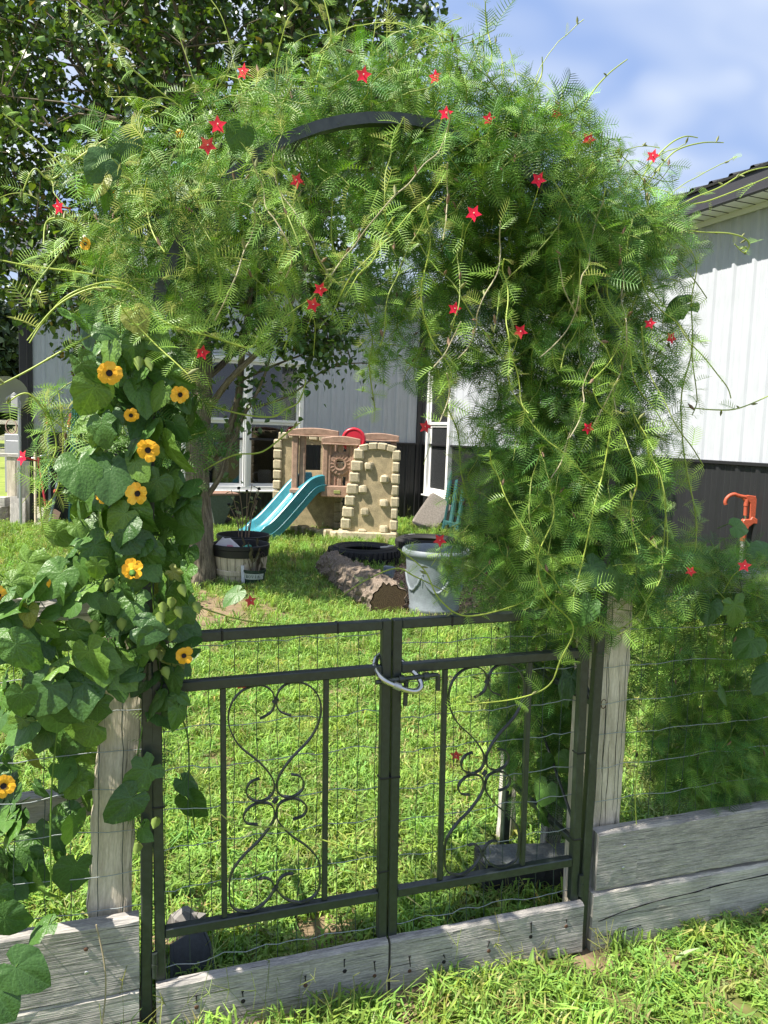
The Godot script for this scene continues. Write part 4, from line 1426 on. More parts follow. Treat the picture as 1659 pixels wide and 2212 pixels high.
	var cm := mat(Color.WHITE, 0.95)
	cm.vertex_color_use_as_albedo = true
	var mc := many(self, "wood_chips", cb.mesh(), cm, xf, cols)
	mc.set_meta("label", "loose brown wood chips spread round the grey pot")
	mc.set_meta("category", "wood chips")

var bare_poly := []
func speck_tex() -> Texture2D:
	return M.speck

func build_hydrant() -> void:
	# yard hydrant against the wing, painted orange-red
	var base := wing_wall(7.06, 0.0, 0.075)
	var sx := base.distance_to(cam.position) * 0.985
	var right := Vector3(0.90, 0, -0.43).normalized()
	right = cam.basis.x
	right.y = 0
	right = right.normalized()
	var bas := Basis(right, Vector3.UP, right.cross(Vector3.UP))
	var k := thing("yard_hydrant", "orange-red yard hydrant with curved pump handle against black siding", "hydrant", base, bas)
	M.hydrant = mat(lin(0.58, 0.115, 0.055), 0.5, 0.0, M.speck, Vector3(6, 6, 6), true)
	var L := func(zx: float, zy: float) -> Vector3:
		return Vector3((1360.0 + 0.18 * zx - 1592.0) / 232.0, (1318.0 - 962.0 - 0.18 * zy) / 232.0, 0)
	var b := MB.new()
	b.tube([L.call(1275, 1950), L.call(1278, 1120)], 0.021, 14)
	part(k, "standpipe", b, mat(lin(0.5, 0.48, 0.45), 0.5, 0.5))
	b = MB.new()
	b.tube([L.call(1278, 1125), L.call(1280, 900)], 0.026, 14)
	b.tube([L.call(1279, 1010), L.call(1279, 985)], 0.040, 6)
	part(k, "head_pipe", b, M.hydrant)
	b = MB.new()
	b.prism(PackedVector2Array([v2(L.call(1250, 985)), v2(L.call(1245, 890)), v2(L.call(1262, 872)), v2(L.call(1330, 868)), v2(L.call(1350, 840)), v2(L.call(1410, 862)), v2(L.call(1500, 868)), v2(L.call(1505, 960)), v2(L.call(1440, 965)), v2(L.call(1425, 925)), v2(L.call(1370, 920)), v2(L.call(1325, 960)), v2(L.call(1315, 985))]), -0.028, 0.028, 0.007)
	part(k, "head_casting", b, M.hydrant)
	b = MB.new()
	b.prism(PackedVector2Array([v2(L.call(1330, 870)), v2(L.call(1318, 690)), v2(L.call(1290, 660)), v2(L.call(1265, 600)), v2(L.call(1300, 595)), v2(L.call(1375, 604)), v2(L.call(1392, 640)), v2(L.call(1408, 866))]), -0.02, 0.02, 0.005)
	part(k, "lever_arm", b, M.hydrant)
	b = MB.new()
	b.tube(smooth_line([L.call(1300, 625), L.call(1230, 615), L.call(1180, 605), L.call(1135, 592), L.call(1085, 610), L.call(1052, 645), L.call(1040, 685), L.call(1048, 712)], 4), 0.0165, 8)
	b.tube([L.call(1300, 700), L.call(1225, 612)], 0.013, 8)
	part(k, "pump_handle", b, M.hydrant)
	b = MB.new()
	b.tube([L.call(1285, 640), L.call(1280, 720)], 0.022, 10)
	b.tube([L.call(1280, 720), L.call(1282, 830)], 0.017, 10)
	part(k, "plunger_link", b, M.hydrant)
	b = MB.new()
	b.tube([L.call(1282, 830), L.call(1284, 880)], 0.010, 10)
	part(k, "plunger_rod", b, M.steel)
	b = MB.new()
	b.tube([L.call(1470, 940), L.call(1468, 990)], 0.028, 12)
	part(k, "spout", b, M.hydrant)
	b = MB.new()
	b.tube([L.call(1466, 985), L.call(1462, 1075)], 0.033, 12)
	part(k, "hose_collar", b, mat(lin(0.55, 0.53, 0.5), 0.35, 0.6))
	b = MB.new()
	for i in 8: b.tube([L.call(1460, 1075 + i * 11), L.call(1459, 1083 + i * 11)], 0.027 if i % 2 else 0.029, 12)
	part(k, "hose_boot", b, M.black_plastic)
	b = MB.new()
	b.tube(smooth_line([L.call(1459, 1160), L.call(1450, 1300), L.call(1430, 1600), L.call(1400, 1900), L.call(1330, 1975)], 5), 0.020, 10)
	part(k, "hose", b, mat(lin(0.50, 0.13, 0.07), 0.5))

func v2(v: Vector3) -> Vector2:
	return Vector2(v.x, v.y)

func rod(parent: Node, called: String, pts: Array, r, m, sides := 7) -> MeshInstance3D:
	var b := MB.new()
	b.tube(pts, r, sides)
	return part(parent, called, b, m)

func build_left_things() -> void:
	noise.seed = 31
	# satellite dish on a pole by the house corner
	var d := 10.9
	var foot := on_ground(45, 1142)
	var top := foot + Vector3(0.0, 1.78, 0)
	var k := thing("satellite_dish", "grey satellite dish on a thin pole beside the black house corner", "satellite dish", foot)
	rod(k, "pole", [Vector3(0, 0, 0), Vector3(0, 1.78, 0)], 0.022, M.steel_dull, 10)
	var bas := Basis(Vector3.UP, 0.5) * Basis(Vector3.RIGHT, -1.1)
	var b := MB.new()
	b.lathe([Vector2(0, 0.055), Vector2(0.08, 0.051), Vector2(0.17, 0.036), Vector2(0.25, 0.012), Vector2(0.275, 0.0), Vector2(0.28, -0.008), Vector2(0.24, -0.002), Vector2(0.15, 0.024), Vector2(0, 0.04)], 28, Vector3(-0.20, 1.86, -0.05), bas)
	part(k, "dish", smooth_mesh(b, 40), mat(lin(0.30, 0.31, 0.33), 0.5))
	b = MB.new()
	b.box(Vector3(-0.04, 1.76, 0.02), Vector3(0.10, 0.16, 0.06), 0.01)
	b.box(Vector3(-0.10, 1.83, 0.02), Vector3(0.16, 0.05, 0.05), 0.01, Basis(Vector3(0, 0, 1), 0.6))
	part(k, "bracket", b, mat(lin(0.42, 0.42, 0.43), 0.5))
	var loop := []
	for i in 15:
		var a := TAU * i / 14
		loop.append(Vector3(-0.10 + cos(a) * 0.075, 1.42 + sin(a) * 0.10, 0.03))
	rod(k, "cable_coil", loop, 0.008, mat(lin(0.45, 0.30, 0.26), 0.6), 6)
	# landing: a post, a beam and a grey meter box
	k = thing("porch_landing", "weathered wooden landing post and beam by the house corner", "landing", on_ground(30, 1130))
	b = MB.new()
	b.box(Vector3(0, 0.49, 0), Vector3(0.13, 0.98, 0.13), 0.006)
	part(k, "post", b, M.post)
	b = MB.new()
	b.box(Vector3(-0.75, 1.0, 0), Vector3(1.75, 0.05, 0.16), 0.004)
	part(k, "beam", b, M.board)
	for q in [[-0.17, 0.13, 0.25, 0.26, 0.3], [-0.10, 0.33, 0.2, 0.14, 0.2], [-0.42, 0.2, 0.25, 0.4, 0.3]]:
		b = MB.new()
		b.box(Vector3(q[0], q[1], 0.16), Vector3(q[2], q[3], q[4]), 0.006)
		part(k, "step_block", b, M.board)
	k = thing("meter_box", "grey metal utility box at the edge behind the landing beam", "utility box", on_ground(-4, 1128) + Vector3(0, 0, -0.6))
	b = MB.new()
	b.box(Vector3(0, 0.85, 0), Vector3(0.28, 0.9, 0.2), 0.01)
	part(k, "box_body", b, mat(lin(0.36, 0.37, 0.38), 0.5, 0.3))
	b = MB.new()
	b.box(Vector3(0, 1.0, 0.104), Vector3(0.22, 0.4, 0.012), 0.004)
	part(k, "box_door", b, mat(lin(0.40, 0.41, 0.42), 0.5, 0.3))
	b = MB.new()
	b.box(Vector3(0, 0.2, 0), Vector3(0.10, 0.4, 0.1), 0.004)
	part(k, "box_leg", b, M.steel_dull)
	# tools leaning against the lower wall
	var pipe := mat(lin(0.20, 0.24, 0.26), 0.5, 0.4)
	var orange := mat(lin(0.50, 0.10, 0.05), 0.55)
	var tools := [
		[[102, 889], [109, 1092], 0.0, "grey-handled digging bar with orange grip, leaning upright on the house wall", "digging_bar", pipe, orange],
		[[154, 894], [104, 1122], 0.24, "shovel with slanting grey handle and orange collar against the house", "shovel", pipe, orange],
		[[76, 978], [77, 1112], 0.1, "pale bare wooden stake leaning by the house corner", "wooden_stake", mat(lin(0.58, 0.50, 0.36), 0.8), mat(lin(0.58, 0.50, 0.36), 0.8)],
		[[83, 988], [105, 1094], 0.14, "red-handled garden tool with cross grip against the house", "garden_fork", mat(lin(0.40, 0.03, 0.04), 0.5), mat(lin(0.40, 0.03, 0.04), 0.5)],
	]
	for t in tools:
		var a := on_far(t[0][0], t[0][1], 0.07)
		var f := on_far(t[1][0], t[1][1], 0.16 + t[2])
		f.y = 0.0
		k = thing(t[4], t[3], "garden tool", f, Basis.IDENTITY, "tools leaning on the house wall")
		var v := a - f
		rod(k, "handle", [Vector3.ZERO + v * 0.06, v * 0.9], 0.021 if t[4] != "garden_fork" else 0.017, t[5], 8)
		rod(k, "grip", [v * 0.88, v], 0.027 if t[4] != "wooden_stake" else 0.021, t[6], 8)
		if t[4] == "shovel":
			rod(k, "collar", [v * 0.30, v * 0.335], 0.032, orange, 8)
			b = MB.new()
			b.prism(PackedVector2Array([Vector2(-0.11, 0.26), Vector2(-0.10, 0.06), Vector2(-0.04, 0.0), Vector2(0.04, 0.0), Vector2(0.10, 0.06), Vector2(0.11, 0.26), Vector2(0.03, 0.29), Vector2(-0.03, 0.29)]), -0.006, 0.006, 0.002)
			part(k, "blade", b, mat(lin(0.22, 0.15, 0.11), 0.7, 0.3)).rotation = Vector3(-0.2, 0.2, -0.2)
		if t[4] == "garden_fork":
			rod(k, "cross_grip", [v + Vector3(-0.09, -0.02, 0), v + Vector3(0.16, 0.05, 0)], 0.018, M.steel_dull, 8)
			rod(k, "tine", [Vector3(-0.03, 0.0, 0), v * 0.08], 0.008, M.steel_dull, 6)
			rod(k, "tine", [Vector3(0.04, 0.0, 0), v * 0.08], 0.008, M.steel_dull, 6)
		if t[4] == "digging_bar":
			rod(k, "collar", [v * 0.19, v * 0.225], 0.030, orange, 8)
			rod(k, "tip", [Vector3.ZERO, v * 0.07], [0.006, 0.021], M.steel_dull, 8)
		if t[4] == "wooden_stake":
			rod(k, "point", [Vector3.ZERO, v * 0.07], [0.004, 0.021], t[5], 8)
	# a bundle of thin green plant stakes
	var green := mat(lin(0.035, 0.16, 0.13), 0.5)
	for i in 14:
		var a := on_far(158 + i * 1.35 + rr(-1, 1), rr(832, 858), 0.06)
		var f := on_far(147 + (i * 5 % 14) * 1.2, 1112, 0.30 + 0.02 * (i % 4))
		if i >= 11:
			a = on_far(205 + i * 0.8, 860, 0.05)
			f = on_far(172 + i * 0.8, 1112, 0.3)
		f.y = 0
		k = thing("plant_stake", "thin green plant stake in the bundle leaning on the house" if i < 11 else "thin green plant stake leaning apart from the bundle, half behind leaves", "stake", f, Basis.IDENTITY, "green plant stakes leaning on the house")
		rod(k, "rod", [Vector3.ZERO, (a - f)], 0.0085, green, 5)
		rod(k, "cap", [(a - f) * 0.995, (a - f) * 1.004], 0.0105, green, 5)
	# leaning planks
	for q in [[78, 997, 76, 1110, 0.17, "long grey plank leaning behind the pale stake", 0.10], [70, 1072, 70, 1117, 0.20, "short grey plank end standing by the wall foot", 0.26], [122, 1098, 116, 1118, 0.18, "short pale board on the ground behind the shovel", 0.34]]:
		var a := on_far(q[0], q[1], 0.09)
		var f := on_far(q[2], q[3], q[6])
		f.y = 0.01
		var v := a - f
		k = thing("loose_plank", q[5], "plank", f, Basis.IDENTITY, "loose planks by the house wall")
		var pb := part(k, "plank_wood", plank(v.length(), q[4], 0.03, q[0], 8, 0.003), M.board)
		pb.transform = Transform3D(Basis(v.normalized(), v.normalized().cross(HN).normalized() * -1.0, v.normalized().cross(v.normalized().cross(HN) * -1.0).normalized()), Vector3(q[4] * -0.5, 0, 0))
	# field fence far off: three dark rails on posts
	k = thing("field_fence", "dark rail fence far off across the meadow", "fence", Vector3(-13, 0, -24))
	for y in [0.55, 0.95, 1.45]:
		b = MB.new()
		b.box(Vector3(0, y, 0), Vector3(16.0, 0.13, 0.05), 0.004)
		part(k, "rail", b, M.dark_rail)
	for i in 7:
		b = MB.new()
		b.box(Vector3(-7.6 + i * 2.5, 0.8, -0.09), Vector3(0.12, 1.6, 0.12), 0.004)
		part(k, "post", b, M.dark_rail)

func build_small_things() -> void:
	noise.seed = 41
	# tapered old planter stand behind the trunk
	var p := on_ground(478, 1142) + Vector3(-0.05, 0, 0)
	var k := thing("planter_stand", "tapered grey-green wooden stand with a brown top behind the trunk", "plant stand", p, Basis(Vector3.UP, 0.5))
	var b := MB.new()
	var g := 0.20
	for q in [[0, 1], [1, 2], [2, 3], [3, 0]]:
		var lowc := [Vector3(-0.05, 0, -0.05), Vector3(0.05, 0, -0.05), Vector3(0.05, 0, 0.05), Vector3(-0.05, 0, 0.05)]
		var hi := [Vector3(-g, 0.52, -g), Vector3(g, 0.52, -g), Vector3(g, 0.52, g), Vector3(-g, 0.52, g)]
		b = MB.new()
		b.quad(lowc[q[1]], lowc[q[0]], hi[q[0]], hi[q[1]], Vector2(0, 0), Vector2(0, 0.1), Vector2(0.5, 0.3), Vector2(0.5, 0))
		b.quad(lowc[q[0]] * 0.8, lowc[q[1]] * 0.8, hi[q[1]] * Vector3(0.93, 0.99, 0.93), hi[q[0]] * Vector3(0.93, 0.99, 0.93))
		part(k, "side_board", b, mat(lin(0.13, 0.16, 0.15), 0.85, 0.0, M.speck, Vector3(3, 3, 3), true))
	b = MB.new()
	b.box(Vector3(0, 0.535, 0), Vector3(0.48, 0.03, 0.48), 0.004)
	part(k, "top_board", b, mat(lin(0.34, 0.20, 0.14), 0.8, 0.0, M.speck, Vector3(3, 3, 3), true))
	# fallen branch behind the trunk
	p = on_ground(462, 1135)
	k = thing("fallen_branch", "short dark sawn branch lying behind the tree trunk", "branch", p)
	rod(k, "wood", smooth_line([Vector3(-0.25, 0.20, 0), Vector3(0.0, 0.14, 0.04), Vector3(0.27, 0.07, 0.08)], 4), 0.065, mat(lin(0.10, 0.085, 0.07), 0.9, 0.0, M.speck, Vector3(4, 4, 4), true), 9)
	rod(k, "side_stub", [Vector3(-0.1, 0.17, 0.02), Vector3(-0.12, 0.02, 0.12)], [0.04, 0.03], mat(lin(0.09, 0.075, 0.06), 0.9), 7)
	# teal boards leaning on the wing, and a flat stone
	var f := on_ground(955, 1148)
	var a := wing_wall(2.0, 1.25, 0.10)
	var tealw := mat(lin(0.03, 0.13, 0.13), 0.6, 0.0, M.speck, Vector3(4, 4, 4), true)
	k = thing("folded_table", "dark teal folded table leaning against the house wing", "table", f)
	var v := Vector3(0.17, 1.15, -0.45)
	for i in 3:
		b = MB.new()
		var o := Vector3(0.10 * i, 0, 0.16 * i)
		b.strap([o, o + v * 0.5, o + v], Vector3(0.3, 0, 0.95).normalized(), 0.10, 0.03)
		part(k, "table_board", b, tealw)
	b = MB.new()
	b.box(v * 0.12 + Vector3(0.1, 0, 0.16), Vector3(0.05, 0.07, 0.5), 0.005, Basis(Vector3.UP, 0.5))
	part(k, "cross_brace", b, tealw)
	f = on_ground(925, 1146)
	k = thing("stone_slab", "pale flat slab tilted against the teal table by the wall", "slab", f)
	var sb := rock(Vector3(0.42, 0.62, 0.05), 5.0, 0.25, 0.05)
	part(k, "slab", sb, mat(lin(0.42, 0.37, 0.33), 0.9, 0.0, M.speck, Vector3(3, 3, 3), true)).transform = Transform3D(Basis(Vector3(0, 0, 1), -0.62) * Basis(Vector3.RIGHT, -0.35), Vector3(0.05, 0.27, 0))
	part(k, "chip", rock(Vector3(0.12, 0.06, 0.1), 6.0), mat(lin(0.40, 0.35, 0.31), 0.9)).position = Vector3(-0.12, 0.03, 0.12)
	# inside the gate: dark plastic tray, pale stone
	var q := on_gate(418, 2015, 0.14)
	k = thing("plastic_tray", "dark blue-grey plastic sheet leaning just inside the gate foot", "sheet", Vector3(q.x, 0, q.z), Basis(GU, Vector3.UP, -GW) * Basis(Vector3.UP, 0.2) * Basis(Vector3.RIGHT, -0.45))
	b = MB.new()
	b.prism(PackedVector2Array([Vector2(-0.055, 0.0), Vector2(0.062, 0.0), Vector2(0.056, 0.10), Vector2(0.045, 0.135), Vector2(0.03, 0.145), Vector2(-0.045, 0.125)]), -0.004, 0.004, 0.0015)
	part(k, "sheet", b, mat(lin(0.06, 0.072, 0.085), 0.4, 0.0, M.speck, Vector3(5, 5, 5), true))
	b = MB.new()
	b.tube([Vector3(-0.055, 0.003, 0.002), Vector3(-0.045, 0.125, 0.002)], 0.005, 6)
	b.tube([Vector3(0.062, 0.003, 0.002), Vector3(0.056, 0.10, 0.002), Vector3(0.045, 0.135, 0.002)], 0.005, 6)
	part(k, "rolled_edge", b, mat(lin(0.06, 0.072, 0.085), 0.4))
	q = on_gate(398, 1925, 0.30)
	k = thing("field_stone", "pale broken stone behind the dark tray inside the gate", "stone", Vector3(q.x, 0, q.z))
	part(k, "rock", rock(Vector3(0.10, 0.15, 0.06), 12.0, 0.7, 0.3), mat(lin(0.33, 0.31, 0.29), 0.9, 0.0, M.speck, Vector3(6, 6, 6), true)).transform = Transform3D(Basis(Vector3(0, 0, 1), -0.4), Vector3(0, 0.07, 0))
	part(k, "straw", rock(Vector3(0.07, 0.05, 0.07), 13.0, 0.8, 0.4), mat(lin(0.34, 0.25, 0.14), 0.95)).position = Vector3(-0.05, 0.03, 0.02)
	# dark timber edging to the other side
	q = on_gate(1140, 1890, 0.34)
	k = thing("edging_block", "black timber edging block inside the gate under the feathery vine", "edging", Vector3(q.x, 0, q.z), Basis(GU, Vector3.UP, -GW) * Basis(Vector3.UP, -0.2))
	var tp := part(k, "timber", plank(0.34, 0.115, 0.14, 3.0, 10, 0.004), mat(lin(0.04, 0.045, 0.05), 0.8, 0.0, M.speck, Vector3(5, 5, 5), true))
	tp.position = Vector3(-0.17, 0, 0.07)
	part(k, "gravel_cap", plank(0.32, 0.012, 0.12, 4.0, 10, 0.006), mat(lin(0.20, 0.22, 0.22), 0.95, 0.0, M.speck, Vector3(8, 8, 8), true)).position = Vector3(-0.16, 0.113, 0.06)
	for s in [[1188, 1800, 0.42, 0.33, 0.07, "grey weathered stake under the feathery vine, nearer the gate hinge"], [1092, 1790, 0.62, 0.40, 0.06, "slim grey weathered stake deep under the feathery vine"]]:
		q = on_gate(s[0], s[1], s[2])
		k = thing("old_stake", s[5], "stake", Vector3(q.x, 0, q.z), Basis(GU, Vector3.UP, -GW), "old stakes under the vine")
		var pk := part(k, "stake_wood", plank(s[3], s[4], 0.035, s[0], 8, 0.004), M.board)
		pk.transform = Transform3D(Basis(Vector3.UP, Vector3.LEFT, Vector3.BACK), Vector3(s[4] / 2, 0, 0.02))
		part(k, "stake_tip", rock(Vector3(s[4] * 0.9, 0.03, 0.03), s[0], 0.7, 0.2), M.board).position = Vector3(0, s[3], 0)
	# things seen through the window
	p = far_wall(2.86, 0.28, -0.55)
	k = thing("floor_fan", "white upright heater standing inside behind the window", "heater", p, Basis(HD, Vector3.UP, HN))
	b = MB.new()
	b.box(Vector3(0, 0.45, 0), Vector3(0.24, 0.9, 0.18), 0.02)
	part(k, "heater_body", b, M.vinyl)
	for i in 9:
		b = MB.new()
		b.box(Vector3(-0.06 + i * 0.015, 0.38, 0.092), Vector3(0.005, 0.5, 0.006), 0.001)
		part(k, "grille_bar", b, M.fascia)
	p = far_wall(3.55, 0.28, -0.35)
	k = thing("watering_can", "white watering can inside the window behind the slide", "watering can", p, Basis(HD, Vector3.UP, HN))
	b = MB.new()
	b.lathe([Vector2(0, 0.27), Vector2(0.10, 0.27), Vector2(0.12, 0.5), Vector2(0.10, 0.56), Vector2(0.0, 0.56)], 16)
	b.box(Vector3(0, 0.14, 0), Vector3(0.3, 0.28, 0.2), 0.01)
	part(k, "can_body", b, M.vinyl)
	rod(k, "spout", [Vector3(0.08, 0.36, 0), Vector3(0.28, 0.60, 0)], [0.025, 0.014], M.vinyl, 8)
	rod(k, "can_handle", smooth_line([Vector3(-0.10, 0.52, 0), Vector3(-0.19, 0.50, 0), Vector3(-0.17, 0.38, 0), Vector3(-0.10, 0.34, 0)], 4), 0.012, M.vinyl, 6)


# ---------------------------------------------------------------- plants
func build_plants() -> void:
	build_pear_tree()
	build_far_trees()
	build_feather_vines()
	build_heart_vine()
	build_grass()

func varied(base: Color, spread: float, warm := 0.0) -> Color:
	var k := 1.0 + rng.randfn() * spread
	k = clampf(k, 0.45, 1.9)
	var h := rng.randfn() * warm
	return Color(maxf(base.r * k * (1.0 + h), 0.004), base.g * k, maxf(base.b * k * (1.0 - h), 0.003))

func tinted(back: float, rough: float) -> StandardMaterial3D:
	var m := leafy(Color.WHITE, back, rough)
	m.vertex_color_use_as_albedo = true
	return m

func bark_ring(b: MB, pts: Array, rad: Array, sides: int, amp: float, seed_: float) -> void:
	# a trunk with furrowed bark
	var n := pts.size()
	var g := []
	for i in n:
		var d: Vector3 = (pts[mini(i + 1, n - 1)] - pts[maxi(i - 1, 0)]).normalized()
		var s := d.cross(Vector3(0, 0, 1)).normalized()
		var t := d.cross(s)
		var ring := []
		for k in sides:
			var a := TAU * k / sides
			var f := noise.get_noise_3d(cos(a) * 5.0 + seed_, sin(a) * 5.0, pts[i].y * 3.0) * amp + noise.get_noise_3d(cos(a) * 11.0, sin(a) * 11.0 + seed_, pts[i].y * 7.0) * amp * 0.6
			ring.append(pts[i] + (s * cos(a) + t * sin(a)) * (rad[i] * (1.0 + f)))
		g.append(ring)
	for i in n - 1:
		for k in sides:
			var k2 := (k + 1) % sides
			b.quad(g[i][k], g[i][k2], g[i + 1][k2], g[i + 1][k], Vector2(pts[i].y, k * 0.06), Vector2(pts[i].y, (k + 1) * 0.06), Vector2(pts[i + 1].y, (k + 1) * 0.06), Vector2(pts[i + 1].y, k * 0.06))

func build_pear_tree() -> void:
	noise.seed = 61
	var foot := on_ground(430, 1262)
	var k := thing("pear_tree", "bushy pear tree with furrowed trunk and dark glossy leaves behind the arch", "tree", foot)
	var bark := paint(256, 256, func(x, y):
		var g := noise_at(x * 3.0, y * 26.0, 1.6) * 0.8 + noise_at(x * 20.0, y * 50.0, 1.5) * 0.4
		return Color(0.26, 0.23, 0.19).lerp(Color(0.58, 0.54, 0.46), clampf(0.5 + g * 0.8, 0, 1)))
	M.bark = mat(Color.WHITE, 0.95, 0.0, bark, Vector3(0.9, 1.4, 1))
	var pts := []
	var rad := []
	for i in 45:
		var h := 6.6 * i / 44.0
		pts.append(Vector3(noise_at(h, 1.0, 0.5) * 0.12 - 0.02 * h, h, noise_at(h, 5.0, 0.5) * 0.12))
		rad.append(0.125 * pow(1.0 - h / 7.2, 0.9) + 0.05 * exp(-h * 5.0))
	var b := MB.new()
	bark_ring(b, pts, rad, 18, 0.16, 2.0)
	part(k, "trunk", b, M.bark)
	var nodes := []     # places a twig may spring from
	for i in range(12, 45): nodes.append([pts[i], rad[i]])
	var limbs := []
	for q in [[[445, 1010], [490, 940], [515, 860], [522, 770], [540, 640], [560, 480]], [[447, 1072], [475, 1030], [500, 960], [530, 890], [548, 862], [575, 800], [600, 700]], [[545, 880], [590, 868], [640, 845], [700, 800], [760, 785], [822, 786]], [[525, 820], [590, 790], [670, 760], [740, 730]]]:
		var l := []
		for p in q: l.append(at_depth(p[0], p[1], 7.35 - 0.05 * l.size()) - foot)
		limbs.append([smooth_line(l, 4), 0.052 if limbs.size() == 0 else (0.028 if limbs.size() == 1 else 0.014)])
	for i in 17:
		var a := i * 2.4 + 0.5
		var h0 := 1.5 + i * 0.19
		var out := 0.55 + 0.5 * sin(i * 1.7)
		var ln := rr(1.6, 2.8)
		var l := [Vector3(0, h0, 0) - Vector3(0.02 * h0, 0, 0)]
		for s in 4:
			var t := (s + 1) / 4.0
			l.append(l[0] + Vector3(cos(a), 0, sin(a)) * ln * 0.62 * t * (1.0 + out * 0.2) + Vector3.UP * ln * (0.55 * t + 0.40 * t * t) + rv(0.05))
		limbs.append([smooth_line(l, 4), 0.036])
	var lb := MB.new()
	for l in limbs:
		var rads := []
		for i in l[0].size(): rads.append(l[1] * (1.0 - 0.72 * i / l[0].size()))
		b = MB.new()
		b.tube(l[0], rads, 7)
		part(k, "limb", b, M.bark)
		for i in range(2, l[0].size()): nodes.append([l[0][i], rads[i]])
	# twigs reach for places spread through the crown
	var c := Vector3(-1.9, 4.4, -7.3) - foot
	c.x = -0.12
	var leaf_xf := []
	var cols := []
	var twigs := MB.new()
	var tries := 0
	var made := 0
	while made < 3000 and tries < 70000:
		tries += 1
		var e := Vector3(rr(-1, 1), rr(-1, 1), rr(-1, 1))
		if e.length() > 1.0: continue
		if rng.randf() > 0.35 + 0.65 * e.length(): continue
		var p := c + e * Vector3(2.35, 2.75, 1.9 if e.z > 0.0 else 0.9)
		if p.y < 2.0 + 0.25 * sin(p.x * 3.0): continue
		if p.y < 2.9 and p.x > -0.2 and p.z > 0.6: continue
		if noise.get_noise_3d(p.x * 0.9, p.y * 0.7, p.z * 0.9) < -0.34: continue
		var best = null
		var bd := 1e9
		for q in nodes:
			var dd: float = (q[0] - p).length_squared() + (0.4 if q[0].y > p.y + 0.1 else 0.0)
			if dd < bd:
				bd = dd
				best = q[0]
		if bd > 1.9: continue
		made += 1
		var mid: Vector3 = best.lerp(p, 0.5) + Vector3.UP * 0.06 + rv(0.03)
		if made % 2 == 0 or p.z > 0.2: twigs.tube([best, mid, p], [0.008, 0.006, 0.003], 4, false)
		if made % 5 == 0: nodes.append([p, 0.005])
		var dirv: Vector3 = (p - mid).normalized()
		for j in 18:
			var t := rr(0.15, 1.25)
			var at: Vector3 = mid.lerp(p, t) + rv(0.045)
			var d: Vector3 = (dirv * 0.3 + rv(0.7) + Vector3(0, -0.35, 0))
			var s := rr(0.7, 1.2)
			leaf_xf.append(Transform3D(frame_of(d, Vector3(0, 0.9, 0.1) + rv(0.55)).scaled_local(Vector3(s, s, s)), at))
			var base := Color(0.078, 0.148, 0.038)
			if rng.randf() < 0.16: base = Color(0.16, 0.25, 0.045)
			if rng.randf() < 0.008: base = Color(0.22, 0.17, 0.03)
			cols.append(varied(base, 0.30, 0.06))
	# low fringe hanging over the yard
	for l in [limbs[2], limbs[3], limbs[1]]:
		for i in range(6, l[0].size()):
			for j in 12:
				var at: Vector3 = l[0][i] + rv(0.09) + Vector3.UP * rr(-0.10, 0.22)
				var s := rr(0.7, 1.15)
				leaf_xf.append(Transform3D(frame_of(rv(0.7) + Vector3(0, -0.4, 0), Vector3(0, 0.9, 0.1) + rv(0.55)).scaled_local(Vector3(s, s, s)), at))
				cols.append(varied(Color(0.078, 0.148, 0.038), 0.22, 0.12))
	part(k, "twig_mass", twigs, M.bark).set_meta("kind", "stuff")
	var lm := MB.new()
	for i in 3:
		var t0 := i / 3.0
		var t1 := (i + 1) / 3.0
		var w0 := 0.027 * sin(PI * pow(t0, 0.75)) if i else 0.0
		var w1 := 0.027 * sin(PI * pow(t1, 0.75)) if i < 2 else 0.0
		for s in [-1.0, 1.0]:
			var a := Vector3(0, t0 * 0.070, -0.010 * t0 * t0)
			var d := Vector3(0, t1 * 0.070, -0.010 * t1 * t1)
			lm.quad(a, a + Vector3(s * w0, 0, w0 * 0.35), d + Vector3(s * w1, 0, w1 * 0.35), d)
	many(k, "crown", lm.mesh(), tinted(0.8, 0.34), leaf_xf, cols)

func build_far_trees() -> void:
	noise.seed = 71
	var lm := MB.new()
	for i in 7:
		var d := rv(0.16)
		var f := frame_of(rv(), rv())
		lm.tri(d, d + f.x * 0.16, d + f.y * 0.2)
		lm.tri(d, d + f.y * 0.2, d - f.x * 0.16)
	var mesh := lm.mesh()
	var tones := [Color(0.030, 0.055, 0.018), Color(0.045, 0.075, 0.022), Color(0.026, 0.048, 0.02)]
	var spots := [[-20.5, -40, 7.5, 3.2, "dark round-crowned tree farthest off beyond the meadow fence"], [-24.5, -38, 6.2, 3.0, "lower dark tree past the meadow at the picture edge"], [-27.5, -45, 9.0, 4.0, "tall dark tree behind the other meadow trees"]]
	for i in 3:
		var s: Array = spots[i]
		var k := thing("field_tree", s[4], "tree", Vector3(s[0], 0, s[1]), Basis.IDENTITY, "trees beyond the meadow")
		var b := MB.new()
		b.tube([Vector3(0, 0, 0), Vector3(0.1, s[2] * 0.4, 0), Vector3(0, s[2] * 0.8, 0)], [0.28, 0.18, 0.06], 8)
		part(k, "trunk", b, M.bark)
		var xf := []
		var cols := []
		while xf.size() < 2600:
			var e := rv(0.5)
			if e.length() > 1.0: continue
			if noise.get_noise_3d(e.x * 2.0 + i * 4.0, e.y * 2.0, e.z * 2.0) < -0.15: continue
			var sc := rr(0.8, 1.8)
			xf.append(Transform3D(Basis.from_euler(Vector3(rr(0, TAU), rr(0, TAU), 0)).scaled(Vector3(sc, sc, sc)), Vector3(0, s[2] * 0.58, 0) + e * Vector3(s[3], s[2] * 0.46, s[3])))
			cols.append(varied(tones[i], 0.3, 0.1))
		many(k, "crown", mesh, tinted(0.3, 0.7), xf, cols)


